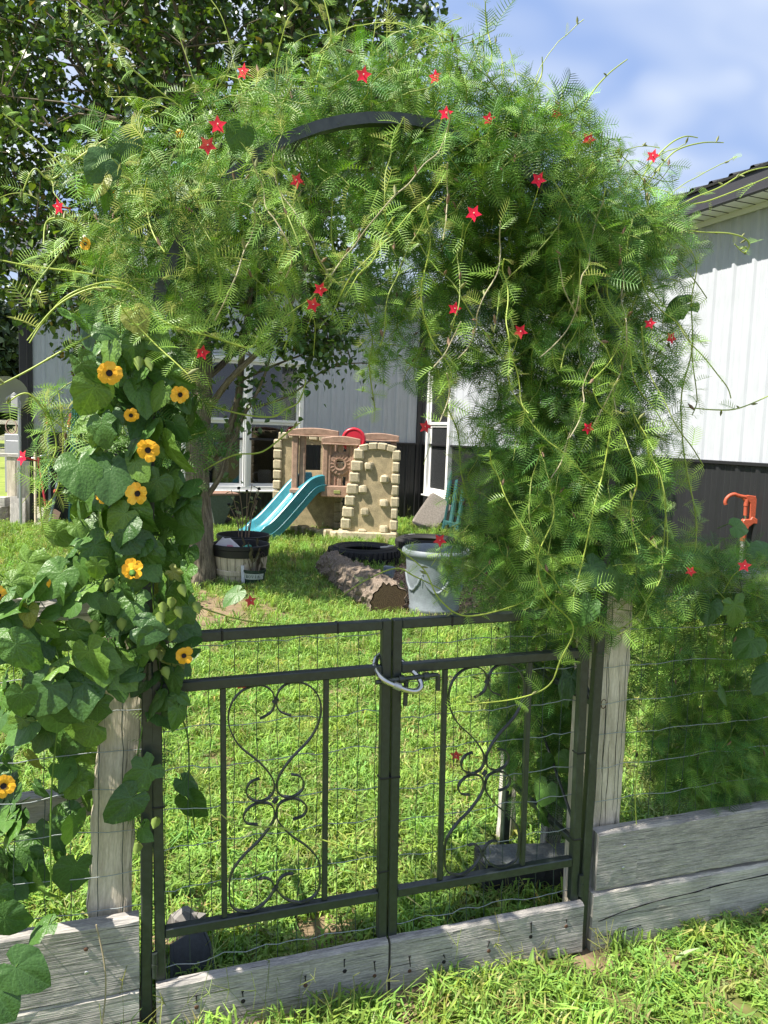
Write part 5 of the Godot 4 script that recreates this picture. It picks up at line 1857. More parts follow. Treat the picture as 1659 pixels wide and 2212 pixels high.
# -- feathery star-flowered vines
func feather_mesh(pairs: int, L: float, wide: float, bend: float) -> ArrayMesh:
	var b := MB.new()
	var at := func(t: float) -> Vector3: return Vector3(0, L * t, -bend * t * t)
	for i in 4:
		var p0: Vector3 = at.call(i / 4.0)
		var p1: Vector3 = at.call((i + 1) / 4.0)
		b.quad(p0 - Vector3(0.0010, 0, 0), p0 + Vector3(0.0010, 0, 0), p1 + Vector3(0.0008, 0, 0), p1 - Vector3(0.0008, 0, 0))
	for i in pairs:
		var t := 0.10 + 0.9 * i / (pairs - 1)
		var ln := wide * (0.55 + 0.9 * sin(PI * clampf(t * 0.92 + 0.05, 0, 1))) * 0.7
		var p: Vector3 = at.call(t)
		for s in [-1.0, 1.0]:
			var tip := p + Vector3(s * ln, ln * (0.30 + 0.5 * t), ln * 0.28 - bend * 0.15)
			var md := p.lerp(tip, 0.5) + Vector3(0, 0, ln * 0.07)
			var w := Vector3(0, 0.00085, 0)
			b.tri(p - w, p + w, md + w * 1.1)
			b.tri(p - w, md + w * 1.1, md - w * 1.1)
			b.tri(md - w * 1.1, md + w * 1.1, tip)
	return b.mesh()

var blobs := []
func add_blob(px: float, py: float, rx: float, ry: float, w: float, rw: float, n: int, young := 0.3) -> void:
	var c := on_gate(px, py, w)
	var d := (c - cam.position).dot(-cam.basis.z)
	blobs.append({"u": (c - GO).dot(GU), "y": c.y, "w": w, "ru": rx * d / FOC, "ry": ry * d / FOC, "rw": rw, "n": n, "young": young})

func in_blobs(p: Vector3, grow: float) -> bool:
	var l := p - GO
	var q := Vector3(l.dot(GU), p.y, l.dot(GW))
	for o in blobs:
		var e := Vector3((q.x - o.u) / o.ru, (q.y - o.y) / o.ry, (q.z - o.w) / (o.rw + 0.05))
		if e.length() < grow: return true
	return false

func star_flower() -> Array:
	var s := MB.new()
	var R := 0.0185
	for i in 5:
		var a := TAU * i / 5
		var tip := Vector3(cos(a) * R, sin(a) * R, 0.001)
		var l := Vector3(cos(a - TAU / 10) * R * 0.50, sin(a - TAU / 10) * R * 0.50, 0.0)
		var r := Vector3(cos(a + TAU / 10) * R * 0.50, sin(a + TAU / 10) * R * 0.50, 0.0)
		var c := Vector3(0, 0, -0.0012)
		s.tri(c, l, tip)
		s.tri(c, tip, r)
	var t := MB.new()
	t.tube([Vector3(0, 0, -0.002), Vector3(0, 0, -0.015), Vector3(0.001, -0.001, -0.032)], [0.0030, 0.0019, 0.0014], 6, false)
	var y := MB.new()
	y.tube([Vector3(0, 0, -0.001), Vector3(0.001, 0.001, 0.004)], [0.0011, 0.0014], 5)
	return [s.mesh(), t.mesh(), y.mesh()]

func red_flower(parent: Node, at: Vector3, facing: Vector3, size := 1.0) -> void:
	var o := Node3D.new()
	o.name = "red_flower"
	parent.add_child(o, true)
	o.transform = Transform3D(frame_of(Vector3(rr(-0.4, 0.4), 1, rr(-0.2, 0.2)), facing).scaled_local(Vector3(size, size, size)), at - parent.position)
	part(o, "petal_star", M.star[0], M.red)
	part(o, "flower_tube", M.star[1], M.red_dark)
	part(o, "stamen", M.star[2], M.pollen)

func build_feather_vines() -> void:
	noise.seed = 81
	M.red = leafy(lin(0.70, 0.010, 0.065), 0.5, 0.45)
	M.red_dark = leafy(lin(0.42, 0.01, 0.03), 0.4, 0.5)
	M.red.metallic_specular = 0.15
	M.red.roughness = 0.9
	M.pollen = mat(lin(0.75, 0.62, 0.5), 0.8)
	M.star = star_flower()
	var meshes := [feather_mesh(8, 0.050, 0.026, 0.009), feather_mesh(9, 0.060, 0.029, 0.017), feather_mesh(7, 0.042, 0.024, 0.004)]
	var stem_mat := leafy(lin(0.24, 0.31, 0.06), 0.3, 0.5)
	# where the growth is thick: centre and spread in the plane of the arch, depth behind it, strands
	add_blob(320, 440, 155, 145, 0.15, 0.24, 66, 0.5)
	add_blob(300, 640, 140, 105, 0.15, 0.24, 34, 0.5)
	add_blob(520, 320, 150, 100, 0.20, 0.28, 70, 0.6)
	add_blob(720, 245, 170, 82, 0.26, 0.26, 84, 0.65)
	add_blob(920, 240, 140, 92, 0.22, 0.30, 96, 0.65)
	add_blob(965, 300, 45, 60, -0.05, 0.05, 12, 0.6)
	add_blob(590, 540, 190, 190, 0.10, 0.20, 13, 0.5)
	add_blob(860, 480, 155, 195, 0.28, 0.26, 66, 0.4)
	add_blob(1090, 390, 195, 150, 0.22, 0.28, 150, 0.45)
	add_blob(1120, 330, 150, 90, -0.06, 0.07, 60, 0.4)
	add_blob(400, 470, 80, 130, -0.06, 0.06, 22, 0.5)
	add_blob(1265, 530, 175, 180, 0.20, 0.26, 160, 0.4)
	add_blob(1270, 520, 110, 200, -0.06, 0.06, 36, 0.3)
	add_blob(900, 690, 150, 130, 0.38, 0.16, 40, 0.3)
	add_blob(1060, 640, 160, 170, 0.42, 0.16, 85, 0.1)
	add_blob(1235, 760, 185, 190, 0.18, 0.26, 170, 0.2)
	add_blob(1210, 1000, 200, 200, 0.18, 0.26, 190, 0.25)
	add_blob(1230, 1220, 215, 150, 0.14, 0.26, 165, 0.4)
	add_blob(1070, 1180, 100, 150, 0.30, 0.14, 44, 0.3)
	add_blob(1180, 1520, 120, 230, 0.40, 0.12, 240, 0.35)
	add_blob(1270, 1600, 45, 300, 0.34, 0.16, 90, 0.3)
	add_blob(340, 900, 120, 220, 0.20, 0.16, 36, 0.2)
	add_blob(150, 930, 80, 170, 0.10, 0.08, 12, 0.4)
	add_blob(320, 1560, 25, 260, 0.20, 0.14, 20, 0.1)
	var arch_blobs := blobs.size()
	add_blob(1540, 1230, 190, 55, 0.12, 0.16, 100, 0.4)
	add_blob(1570, 1400, 170, 130, 0.12, 0.07, 140, 0.5)
	add_blob(1560, 1620, 180, 115, 0.13, 0.06, 330, 0.5)
	add_blob(1420, 1420, 40, 200, 0.12, 0.06, 24, 0.2)
	var plants := [thing("feather_vine", "feathery green vine with red star flowers smothering the arch", "vine", g3(0.6, 0, 0.27)), thing("feather_vine", "feathery green vine trailing along the wire fence past the gate post", "vine", g3(1.15, 0, 0.15))]
	var leaves := [[[], [], []], [[], [], []]]
	var stems := [MB.new(), MB.new()]
	var pods := [[], []]
	var pod_cols := [[], []]
	for bi in blobs.size():
		var o: Dictionary = blobs[bi]
		var pi := 0 if bi < arch_blobs else 1
		for s in int(o.n * 0.80):
			var e := rv(0.48)
			if e.length() > 1.0: e = e.normalized() * rr(0.6, 1.0)
			var p := g3(o.u + e.x * o.ru, o.y + e.y * o.ry, o.w + e.z * o.rw)
			if p.y < 0.04: continue
			var outv := (GU * e.x * 0.8 + Vector3.UP * (e.y * 0.5 + 0.25) - GW * (-e.z) * 0.6)
			var d: Vector3 = (outv + rv(0.6)).normalized()
			var young: bool = rng.randf() < o.young
			var steps := rng.randi_range(9, 20)
			var line := [p]
			for i in steps:
				d = (d + rv(0.22) + Vector3(0, -0.055, 0)).normalized()
				p += d * 0.022
				if p.y < 0.02 or not in_blobs(p, 1.12): break
				line.append(p)
				place_feather(leaves[pi], p, d, outv, young, float(i) / steps)
				if rng.randf() < 0.55: place_feather(leaves[pi], p + rv(0.012), d, outv, young, float(i) / steps)
				if rng.randf() < 0.06:
					pods[pi].append(Transform3D(frame_of(rv(0.5) + Vector3.UP, rv()), p + rv(0.01)))
					pod_cols[pi].append(varied(Color(0.16, 0.10, 0.06) if rng.randf() < 0.5 else Color(0.14, 0.19, 0.05), 0.25))
			if line.size() > 2: stems[pi].tube(line, 0.0013, 4, false)
	var pod := MB.new()
	pod.tube([Vector3.ZERO, Vector3(0, 0.008, 0), Vector3(0, 0.013, 0), Vector3(0, 0.020, 0)], [0.0012, 0.0036, 0.0030, 0.0005], 5, false)
	var tm := tinted(0.7, 0.5)
	for pi in 2:
		var k: Node3D = plants[pi]
		var inv := k.transform.affine_inverse()
		var so := part(k, "stem_tangle", stems[pi], stem_mat)
		so.transform = inv
		so.set_meta("kind", "stuff")
		# the leaves that show largest are leaves of their own, the rest one mass
		var all := []
		for v in 3:
			for q in leaves[pi][v]: all.append([(q[0].origin - cam.position).length() + rng.randf() * 0.25, v, q])
		all.sort_custom(func(a, b): return a[0] < b[0])
		var solo := 290 if pi == 0 else 120
		var mats := [leafy(lin(0.13, 0.275, 0.045), 0.7, 0.5), leafy(lin(0.19, 0.36, 0.055), 0.7, 0.5), leafy(lin(0.09, 0.21, 0.04), 0.7, 0.5)]
		var xs := [[], [], []]
		var cs := [[], [], []]
		for i in all.size():
			var q: Array = all[i]
			if i < solo:
				part(k, "leaf", meshes[q[1]], mats[i % 3]).transform = inv * q[2][0]
			else:
				xs[q[1]].append(inv * q[2][0])
				cs[q[1]].append(q[2][1])
		for v in 3:
			many(k, ["foliage", "young_foliage", "small_foliage"][v], meshes[v], tm, xs[v], cs[v])
		var px := []
		for q in pods[pi]: px.append(inv * q)
		many(k, "seed_pod_mass", pod.mesh(), tinted(0.1, 0.7), px, pod_cols[pi])
	# single tendrils that stand clear of the mass: points, depth, leafiness, thickness
	var lines := [
		[[[1042, 0], [1050, 50], [1050, 110], [1048, 175]], 0.15, 0.15], [[[705, -10], [712, 60], [700, 120], [690, 175]], 0.1, 0.3],
		[[[165, 0], [215, 60], [265, 125], [320, 185], [390, 235]], 0.1, 0.25], [[[0, 240], [70, 320], [140, 370], [190, 420]], 0.05, 0.2],
		[[[38, 412], [70, 385], [120, 372], [170, 330], [250, 290], [330, 240]], 0.05, 0.15], [[[85, 515], [100, 482], [130, 478], [165, 490], [200, 520]], 0.02, 0.1],
		[[[-20, 532], [60, 560], [160, 580], [250, 595], [320, 612]], -0.02, 0.1], [[[55, 728], [95, 680], [150, 640], [230, 622], [290, 628], [340, 672]], -0.04, 0.05],
		[[[60, 730], [120, 665], [190, 628], [260, 622], [310, 640]], -0.06, 0.05], [[[1174, 135], [1172, 170], [1150, 195], [1115, 230]], 0.15, 0.05],
		[[[1354, 132], [1319, 155], [1279, 195], [1254, 240], [1225, 290]], 0.12, 0.06], [[[1514, 287], [1479, 290], [1439, 303], [1414, 335], [1385, 390]], 0.1, 0.04],
		[[[1561, 313], [1510, 312], [1460, 330], [1420, 360], [1390, 410]], 0.1, 0.04], [[[1680, 352], [1620, 370], [1560, 398], [1500, 430], [1450, 455]], 0.05, 0.1],
		[[[1680, 380], [1600, 405], [1530, 430], [1480, 452], [1430, 470]], 0.03, 0.1], [[[849, 45], [890, 52], [944, 85], [979, 95], [1009, 135], [1030, 175]], 0.2, 0.35],
		[[[829, 65], [900, 82], [950, 112], [1000, 150], [1020, 190]], 0.22, 0.3], [[[1440, 480], [1500, 505], [1560, 515], [1610, 515], [1628, 527], [1605, 537], [1580, 525]], 0.02, 0.1],
		[[[1470, 880], [1540, 885], [1600, 875], [1680, 848]], 0.05, 0.04], [[[1450, 470], [1500, 560], [1488, 650], [1497, 760], [1488, 850], [1478, 950], [1492, 1030], [1502, 1110], [1508, 1180], [1480, 1235]], 0.02, 0.75],
		[[[1180, 400], [1230, 470], [1262, 540], [1300, 640], [1350, 730], [1390, 800]], -0.12, 0.5], [[[1332, 838], [1322, 900], [1292, 1000], [1272, 1100], [1250, 1200], [1225, 1290]], -0.14, 0.6],
		[[[1180, 1060], [1190, 1120], [1170, 1200], [1190, 1280], [1240, 1360], [1212, 1430], [1190, 1478], [1100, 1510], [980, 1522]], -0.10, 0.25], [[[1400, 950], [1425, 1060], [1440, 1200], [1392, 1320], [1330, 1365], [1290, 1340]], -0.06, 0.3],
		[[[850, 1175], [905, 1225], [955, 1285], [1010, 1335], [1100, 1312], [1170, 1270]], 0.0, 0.08], [[[735, 1300], [790, 1262], [850, 1225], [900, 1245], [960, 1290]], 0.25, 0.06],
		[[[485, 1757], [530, 1785], [600, 1795], [680, 1815], [790, 1845]], -0.05, 0.03], [[[438, 1016], [500, 995], [560, 968], [630, 928], [650, 905]], 0.1, 0.04],
		[[[440, 862], [477, 875], [534, 893], [573, 896], [618, 887], [648, 868], [668, 835]], 0.05, 0.3], [[[300, 650], [380, 690], [460, 720], [540, 738], [565, 742]], -0.10, 0.7],
		[[[620, 430], [612, 520], [600, 600], [615, 690], [610, 760]], 0.0, 0.5], [[[720, 420], [715, 520], [735, 600], [720, 680]], 0.05, 0.5], [[[470, 430], [455, 520], [475, 620], [440, 730], [430, 800]], -0.05, 0.45],
		[[[900, 420], [930, 520], [905, 620], [930, 720], [980, 800], [940, 860]], 0.0, 0.5], [[[780, 640], [800, 720], [790, 800], [815, 880]], 0.3, 0.5],
		[[[940, 790], [960, 860], [1000, 930], [990, 1020], [1010, 1100]], 0.25, 0.7], [[[10, 870], [60, 860], [130, 900], [210, 960]], 0.0, 0.1], [[[0, 830], [60, 800], [150, 760], [210, 720]], 0.0, 0.06],
		[[[80, 1110], [130, 1060], [150, 960], [135, 860]], 0.05, 0.2], [[[110, 870], [130, 960], [90, 1040], [85, 1130]], 0.08, 0.45], [[[1300, 1290], [1350, 1230], [1420, 1190], [1520, 1240], [1640, 1280], [1680, 1300]], 0.02, 0.4],
		[[[1370, 1150], [1430, 1190], [1500, 1230], [1560, 1290], [1620, 1370], [1680, 1430]], 0.0, 0.3], [[[400, 1290], [440, 1310], [520, 1340], [600, 1352]], 0.1, 0.1], [[[1375, 1570], [1385, 1640], [1380, 1720], [1370, 1780]], 0.02, 0.08]]
	for q in lines:
		var k: Node3D = plants[1] if q[0][0][0] > 1360 and q[0][0][1] > 1140 else plants[0]
		var inv := k.transform.affine_inverse()
		var pts := []
		for p in q[0]: pts.append(on_gate(p[0], p[1], q[1]) + rv(0.008))
		var sm := smooth_line(pts, 7)
		var rads := []
		for i in sm.size(): rads.append(0.0014 + 0.0008 * sin(PI * float(i) / sm.size()))
		var b := MB.new()
		b.tube(sm, rads, 5)
		var t := part(k, "tendril", b, M.young_stem if M.has("young_stem") else young_stem())
		t.transform = inv
		for i in sm.size():
			if rng.randf() < q[2] * 1.3:
				for r in 1 + int(q[2] * 2.5):
					var d: Vector3 = (sm[mini(i + 1, sm.size() - 1)] - sm[maxi(i - 1, 0)]).normalized()
					var ax := (rv() - d * rv().dot(d)).normalized()
					var xf := Transform3D(frame_of(ax + d * 0.3, -GW + Vector3.UP + rv(0.5)).scaled_local(Vector3.ONE * rr(0.6, 1.05)), sm[i])
					part(t, "leaf", meshes[rng.randi() % 3], M.young_leaf).transform = xf
			elif rng.randf() < 0.10:
				var pd := part(t, "bud", pod.mesh(), M.bud)
				pd.transform = Transform3D(frame_of(rv(0.6) + Vector3.UP * 0.5, rv()).scaled_local(Vector3.ONE * rr(0.7, 1.1)), sm[i])
	# long bright stems draped over the face of the growth
	for i in 44:
		var px := rr(150, 1400)
		var py := 230.0 + pow(absf(px - 800.0) / 640.0, 2.0) * 260.0 + rr(0, 260)
		if i % 2 == 0:
			px = rr(960, 1400)
			py = rr(320, 980)
		var w := rr(-0.20, -0.08)
		var n := rng.randi_range(6, 12)
		var pts := []
		var drift := rr(-16, 16)
		for j in n:
			pts.append(on_gate(px, py, w + 0.03 * sin(j * 0.9)))
			drift = clampf(drift + rr(-14, 14), -34, 34)
			px += drift
			py += rr(22, 44)
			if py > 1330.0 or (px > 420.0 and px < 930.0 and py > 790.0): break
		if pts.size() < 4: continue
		var b := MB.new()
		b.tube(smooth_line(pts, 4), 0.0016, 5)
		var t := part(plants[0], "tendril", b, [M.young_stem, stem_mat, M.old_stem][i % 3])
		t.transform = plants[0].transform.affine_inverse() as Transform3D
		var sm := smooth_line(pts, 2)
		for j in sm.size():
			if rng.randf() < 0.62:
				part(t, "leaf", meshes[rng.randi() % 3], M.young_leaf).transform = Transform3D(frame_of(rv() + Vector3(0, -0.1, 0), Vector3.UP - GW + Vector3(-0.4, 0, 0) + rv(0.45)).scaled_local(Vector3.ONE * rr(0.6, 1.0)), sm[j])
			elif rng.randf() < 0.3:
				part(t, "bud", pod.mesh(), [M.bud, M.dry_pod][j % 2]).transform = Transform3D(frame_of(rv(0.5) + Vector3.UP, rv()).scaled_local(Vector3.ONE * rr(0.8, 1.3)), sm[j])
	# loose sprouts all along the crown of the arch
	for i in 34:
		var px := lerpf(110, 1440, (i + rng.randf()) / 34.0)
		var py := 120.0 + pow(absf(px - 800.0) / 640.0, 2.0) * 300.0
		var p := on_gate(px, py + 30.0, rr(0.0, 0.35))
		var d := (GU * (px - 800.0) / 900.0 + Vector3.UP * rr(0.6, 1.2) - GW * rr(-0.4, 0.5)).normalized()
		var bend := rv(0.10)
		var pts := [p]
		for j in rng.randi_range(7, 16):
			d = (d + bend + rv(0.10) + Vector3(0, -0.035, 0)).normalized()
			p += d * 0.020
			pts.append(p)
		var b := MB.new()
		b.tube(smooth_line(pts, 3), 0.0012, 4)
		var inv := plants[0].transform.affine_inverse() as Transform3D
		var t := part(plants[0], "tendril", b, M.young_stem)
		t.transform = inv
		for j in pts.size():
			if rng.randf() < 0.35:
				part(t, "leaf", meshes[2], M.young_leaf).transform = Transform3D(frame_of(rv() + d * 0.4, Vector3.UP - GW + rv(0.4)).scaled_local(Vector3.ONE * rr(0.35, 0.75)), pts[j])
			elif rng.randf() < 0.2:
				part(t, "bud", pod.mesh(), M.bud).transform = Transform3D(frame_of(rv(0.5) + Vector3.UP, rv()), pts[j])
	# red stars: place, depth, side on or not
	for q in [[525, 155, -0.02, 1], [785, 162, -0.04, 0], [940, 166, -0.04, 0], [470, 270, -0.14, 0], [448, 314, -0.15, 0], [963, 245, -0.14, 0], [1056, 257, -0.14, 0], [1202, 245, -0.02, 0], [1272, 300, -0.04, 0], [1410, 337, 0.0, 0], [1163, 388, -0.17, 0], [1023, 461, -0.17, 0], [247, 365, -0.06, 1], [126, 447, 0.0, 1], [641, 390, -0.10, 1], [692, 625, -0.12, 0], [676, 658, -0.12, 0], [982, 667, -0.15, 0], [1124, 716, -0.17, 0], [1404, 699, -0.14, 0], [1450, 730, -0.10, 1], [437, 762, -0.08, 0], [919, 922, 0.2, 1], [950, 1167, 0.15, 0], [541, 1298, 0.15, 0], [1492, 1234, -0.13, 0], [1608, 1222, -0.13, 0], [48, 988, 0.05, 1], [160, 988, 0.0, 1], [985, 1632, 0.25, 1], [524, 1478, 0.1, 1], [1270, 925, -0.1, 1]]:
		var p := on_gate(q[0], q[1], q[2])
		var face: Vector3 = (cam.position - p).normalized() + rv(0.18)
		if q[3] == 1: face = Vector3(rr(-0.7, 0.7), rr(0.3, 0.8), rr(0.5, 0.8))
		var k: Node3D = plants[1] if q[0] > 1480 and q[1] > 1100 else plants[0]
		red_flower(k, p, face, rr(0.85, 1.1))
		# its stalk, back into the leaves
		var back := p - face.normalized() * 0.030
		var b := MB.new()
		b.tube(smooth_line([back, back + Vector3(rr(-0.02, 0.02), -0.03, 0) + GW * 0.02, back + Vector3(rr(-0.03, 0.03), -0.09, 0) + GW * 0.07], 3), 0.0009, 4, false)
		part(k, "flower_stalk", b, M.young_stem).transform = k.transform.affine_inverse()

func young_stem() -> StandardMaterial3D:
	M.young_stem = leafy(lin(0.36, 0.45, 0.075), 0.4, 0.45)
	M.young_leaf = leafy(lin(0.21, 0.39, 0.055), 0.7, 0.45)
	M.bud = leafy(lin(0.20, 0.22, 0.08), 0.2, 0.6)
	M.dry_pod = mat(lin(0.20, 0.13, 0.08), 0.8)
	M.old_stem = mat(lin(0.36, 0.33, 0.20), 0.7)
	return M.young_stem

func place_feather(into: Array, p: Vector3, d: Vector3, outv: Vector3, young: bool, t: float) -> void:
	var r := rv()
	var ax := (r - d * r.dot(d)).normalized()
	var along := (ax + d * 0.35 + Vector3(0, -0.25, 0) - GW * 0.15).normalized()
	var z := Vector3(-0.35, 0.75, 0) - GW * 0.45 + rv(0.40)
	var s := rr(0.75, 1.15) * (0.8 if young else 1.0)
	var base := Color(0.120, 0.265, 0.045)
	if young or t > 0.8: base = Color(0.205, 0.385, 0.055)
	elif rng.randf() < 0.3: base = Color(0.07, 0.17, 0.036)
	into[rng.randi() % 3].append([Transform3D(frame_of(along, z).scaled_local(Vector3(s, s, s)), p), varied(base, 0.26, 0.10)])


# -- heart-leaved vine with orange flowers
func heart_mesh(seed_: float) -> ArrayMesh:
	# petiole at the origin, tip along +y, face +z
	var b := MB.new()
	var n := 20
	var ang := []
	var out := []
	var mid := []
	for i in n + 1:
		var a := lerpf(-PI * 0.985, PI * 0.985, float(i) / n)
		var t := absf(a) / PI
		var r := 0.0
		if t < 0.25: r = lerpf(1.0, 0.70, pow(t / 0.25, 0.7))
		elif t < 0.62: r = lerpf(0.70, 0.60, (t - 0.25) / 0.37)
		elif t < 0.85: r = lerpf(0.60, 0.46, (t - 0.62) / 0.23)
		else: r = lerpf(0.46, 0.10, pow((t - 0.85) / 0.15, 1.3))
		r *= 1.0 + noise_at(i * 0.9 + seed_, seed_, 1.0) * 0.07 + (0.022 if i % 2 else -0.012)
		if seed_ > 17.0 and (i == 5 or i == 6): r *= 0.66
		if seed_ > 20.0 and (i == 13 or i == 16): r *= 0.72
		var dirv := Vector3(sin(a), cos(a), 0)
		var z := func(rad: float) -> float:
			var x: float = dirv.x * rad
			var y: float = dirv.y * rad
			return absf(x) * 0.22 - x * x * 0.45 - maxf(y, 0) * maxf(y, 0) * 0.22 - y * y * 0.05 + 0.035 * sin(a * 5.0 + seed_) * rad
		out.append(dirv * r + Vector3(0, 0, z.call(r)))
		mid.append(dirv * r * 0.52 + Vector3(0, 0, z.call(r * 0.52) + 0.012 * (1.0 if i % 3 else -1.0)))
	for i in n:
		var c := Vector3.ZERO
		var f := func(p: Vector3) -> Vector2: return Vector2(0.5 + p.x * 0.6, 0.38 + p.y * 0.55)
		b.tri(c, mid[i + 1], mid[i], f.call(c), f.call(mid[i + 1]), f.call(mid[i]))
		b.quad(mid[i], mid[i + 1], out[i + 1], out[i], f.call(mid[i]), f.call(mid[i + 1]), f.call(out[i + 1]), f.call(out[i]))
	return smooth_mesh(b, 70).mesh()

func orange_flower(parent: Node, at: Vector3, facing: Vector3, size: float) -> void:
	var o := Node3D.new()
	o.name = "orange_flower"
	parent.add_child(o, true)
	o.transform = Transform3D(frame_of(Vector3(rr(-0.5, 0.5), 1, 0), facing).scaled_local(Vector3.ONE * size), at - parent.position)
	for i in 5:
		var pe := part(o, "petal", M.petal, M.orange)
		pe.rotation = Vector3(rr(-0.3, 0.25), rr(-0.12, 0.12), TAU * i / 5 + rr(-0.12, 0.12))
		pe.scale = Vector3(rr(0.85, 1.1), rr(0.85, 1.12), 1)
	var e := MB.new()
	e.lathe([Vector2(0, 0.0012), Vector2(0.0058, 0.0022), Vector2(0.0064, 0.0040)], 10, Vector3.ZERO, Basis(Vector3.RIGHT, PI / 2))
	part(o, "dark_eye", e, M.eye)
	e = MB.new()
	e.tube([Vector3(0, 0, -0.001), Vector3(0, -0.002, -0.012), Vector3(0, -0.007, -0.022)], [0.005, 0.0055, 0.003], 7, false)
	part(o, "flower_tube", e, M.orange)
	e = MB.new()
	e.tube([Vector3(0, -0.004, -0.016), Vector3(0, -0.008, -0.024), Vector3(0, -0.010, -0.032)], [0.0075, 0.008, 0.002], 6, false)
	part(o, "calyx", e, M.heart_mats[1])

func build_heart_vine() -> void:
	noise.seed = 91
	var vein := paint(256, 256, func(x, y):
		var px: float = (x - 0.5) / 0.6
		var py: float = (y - 0.38) / 0.55
		var g := 0.92 + noise_at(x, y, 14.0) * 0.10 + noise_at(x, y, 60.0) * 0.05
		var a := atan2(absf(px), py)
		var r := sqrt(px * px + py * py)
		var best := absf(px)
		for k in [0.55, 1.05, 1.65, 2.3]:
			best = minf(best, absf(sin(a - k - 0.12 * sin(r * 5.0))) * r if absf(a - k) < 1.0 else 1.0)
		var side := absf(fmod(py * 7.0 - absf(px) * 5.0 + 20.0, 1.0) - 0.5)
		if best < 0.016: g += 0.22
		elif side < 0.05 and r > 0.25: g += 0.08
		return Color(g * 0.98, g, g * 0.93))
	var vein_bump := bump(256, 256, 5.0, func(x, y):
		var px: float = (x - 0.5) / 0.6
		var py: float = (y - 0.38) / 0.55
		var a := atan2(absf(px), py)
		var r := sqrt(px * px + py * py)
		var best := absf(px)
		for k in [0.55, 1.05, 1.65, 2.3]:
			best = minf(best, absf(sin(a - k - 0.12 * sin(r * 5.0))) * r if absf(a - k) < 1.0 else 1.0)
		return clampf(0.35 + best * 3.0, 0, 0.8) + noise_at(x, y, 18.0) * 0.2)
	M.heart_mats = []
	for c in [Color(0.085, 0.19, 0.040), Color(0.105, 0.225, 0.044), Color(0.068, 0.155, 0.040), Color(0.16, 0.29, 0.05), Color(0.27, 0.30, 0.06)]:
		var m := leafy(lin(c.r, c.g, c.b), 0.7, 0.42)
		m.albedo_texture = vein
		with_bump(m, vein_bump, 0.8)
		M.heart_mats.append(m)
	M.orange = leafy(lin(0.85, 0.43, 0.010), 0.4, 0.55)
	M.eye = mat(lin(0.012, 0.004, 0.008), 0.7)
	var pt := MB.new()
	for i in 6:
		var a0 := lerpf(-0.76, 0.76, i / 6.0)
		var a1 := lerpf(-0.76, 0.76, (i + 1) / 6.0)
		var r0 := 0.0245 * (1.0 - 0.28 * pow(absf(a0) / 0.76, 3.0)) * (0.94 if i == 3 else 1.0)
		var r1 := 0.0245 * (1.0 - 0.28 * pow(absf(a1) / 0.76, 3.0)) * (0.94 if i == 2 else 1.0)
		var p0 := Vector3(sin(a0) * 0.0045, cos(a0) * 0.0045, 0)
		var p1 := Vector3(sin(a1) * 0.0045, cos(a1) * 0.0045, 0)
		var z := 0.0015 + 0.0008 * (i % 2)
		var m0 := Vector3(sin(a0) * r0 * 0.6, cos(a0) * r0 * 0.6, 0.002)
		var m1 := Vector3(sin(a1) * r1 * 0.6, cos(a1) * r1 * 0.6, 0.002)
		pt.quad(p0, m0, m1, p1)
		pt.quad(m0, Vector3(sin(a0) * r0, cos(a0) * r0, -0.0015 + z), Vector3(sin(a1) * r1, cos(a1) * r1, -0.0015 + z), m1)
	M.petal = pt.mesh()
	var hearts := []
	for i in 8: hearts.append(heart_mesh(i * 3.1 + 1.0))
	var root := g3(-0.66, 0, 0.12)
	var k := thing("heart_leaf_vine", "heart-leaved vine with orange dark-eyed flowers climbing the arch post", "vine", root)
	var inv := k.transform.affine_inverse()
	var zones := [
		[PackedVector2Array([Vector2(185, 790), Vector2(330, 760), Vector2(415, 850), Vector2(410, 1000), Vector2(400, 1250), Vector2(425, 1340), Vector2(250, 1330), Vector2(160, 1240), Vector2(140, 1160), Vector2(180, 950)]), 135, -0.10, 0.16, 4],
		[PackedVector2Array([Vector2(-40, 1250), Vector2(150, 1190), Vector2(300, 1300), Vector2(425, 1330), Vector2(400, 1480), Vector2(300, 1500), Vector2(230, 1490), Vector2(200, 1600), Vector2(80, 1620), Vector2(-40, 1560)]), 96, -0.14, 0.10, 4],
		[PackedVector2Array([Vector2(-40, 1560), Vector2(190, 1560), Vector2(195, 1800), Vector2(150, 1980), Vector2(-40, 2010)]), 46, 0.0, 0.14, 4],
		[PackedVector2Array([Vector2(280, 1380), Vector2(400, 1400), Vector2(405, 1570), Vector2(350, 1590), Vector2(300, 1500)]), 16, -0.05, 0.03, 3],
		[PackedVector2Array([Vector2(180, 680), Vector2(300, 660), Vector2(370, 700), Vector2(340, 780), Vector2(190, 780)]), 13, -0.10, 0.06, 4],
		[PackedVector2Array([Vector2(170, 340), Vector2(300, 300), Vector2(410, 330), Vector2(400, 440), Vector2(190, 430)]), 8, -0.08, 0.05, 4]]
	var spots := []
	for z in zones:
		var lo := Vector2(1e9, 1e9)
		var hi := -lo
		for q in z[0]:
			lo = lo.min(q); hi = hi.max(q)
		var got := 0
		var guard := 0
		var mine := []
		while got < z[1] and guard < 9000:
			guard += 1
			var q := Vector2(rr(lo.x, hi.x), rr(lo.y, hi.y))
			if not Geometry2D.is_point_in_polygon(q, z[0]): continue
			var near := false
			for o in mine:
				if o.distance_to(q) < 16.0: near = true
			if near: continue
			mine.append(q)
			got += 1
			spots.append([q.x, q.y, lerpf(z[2], z[3], pow(rng.randf(), 1.3)), rr(0.036, 0.080), z[4], 0.0])
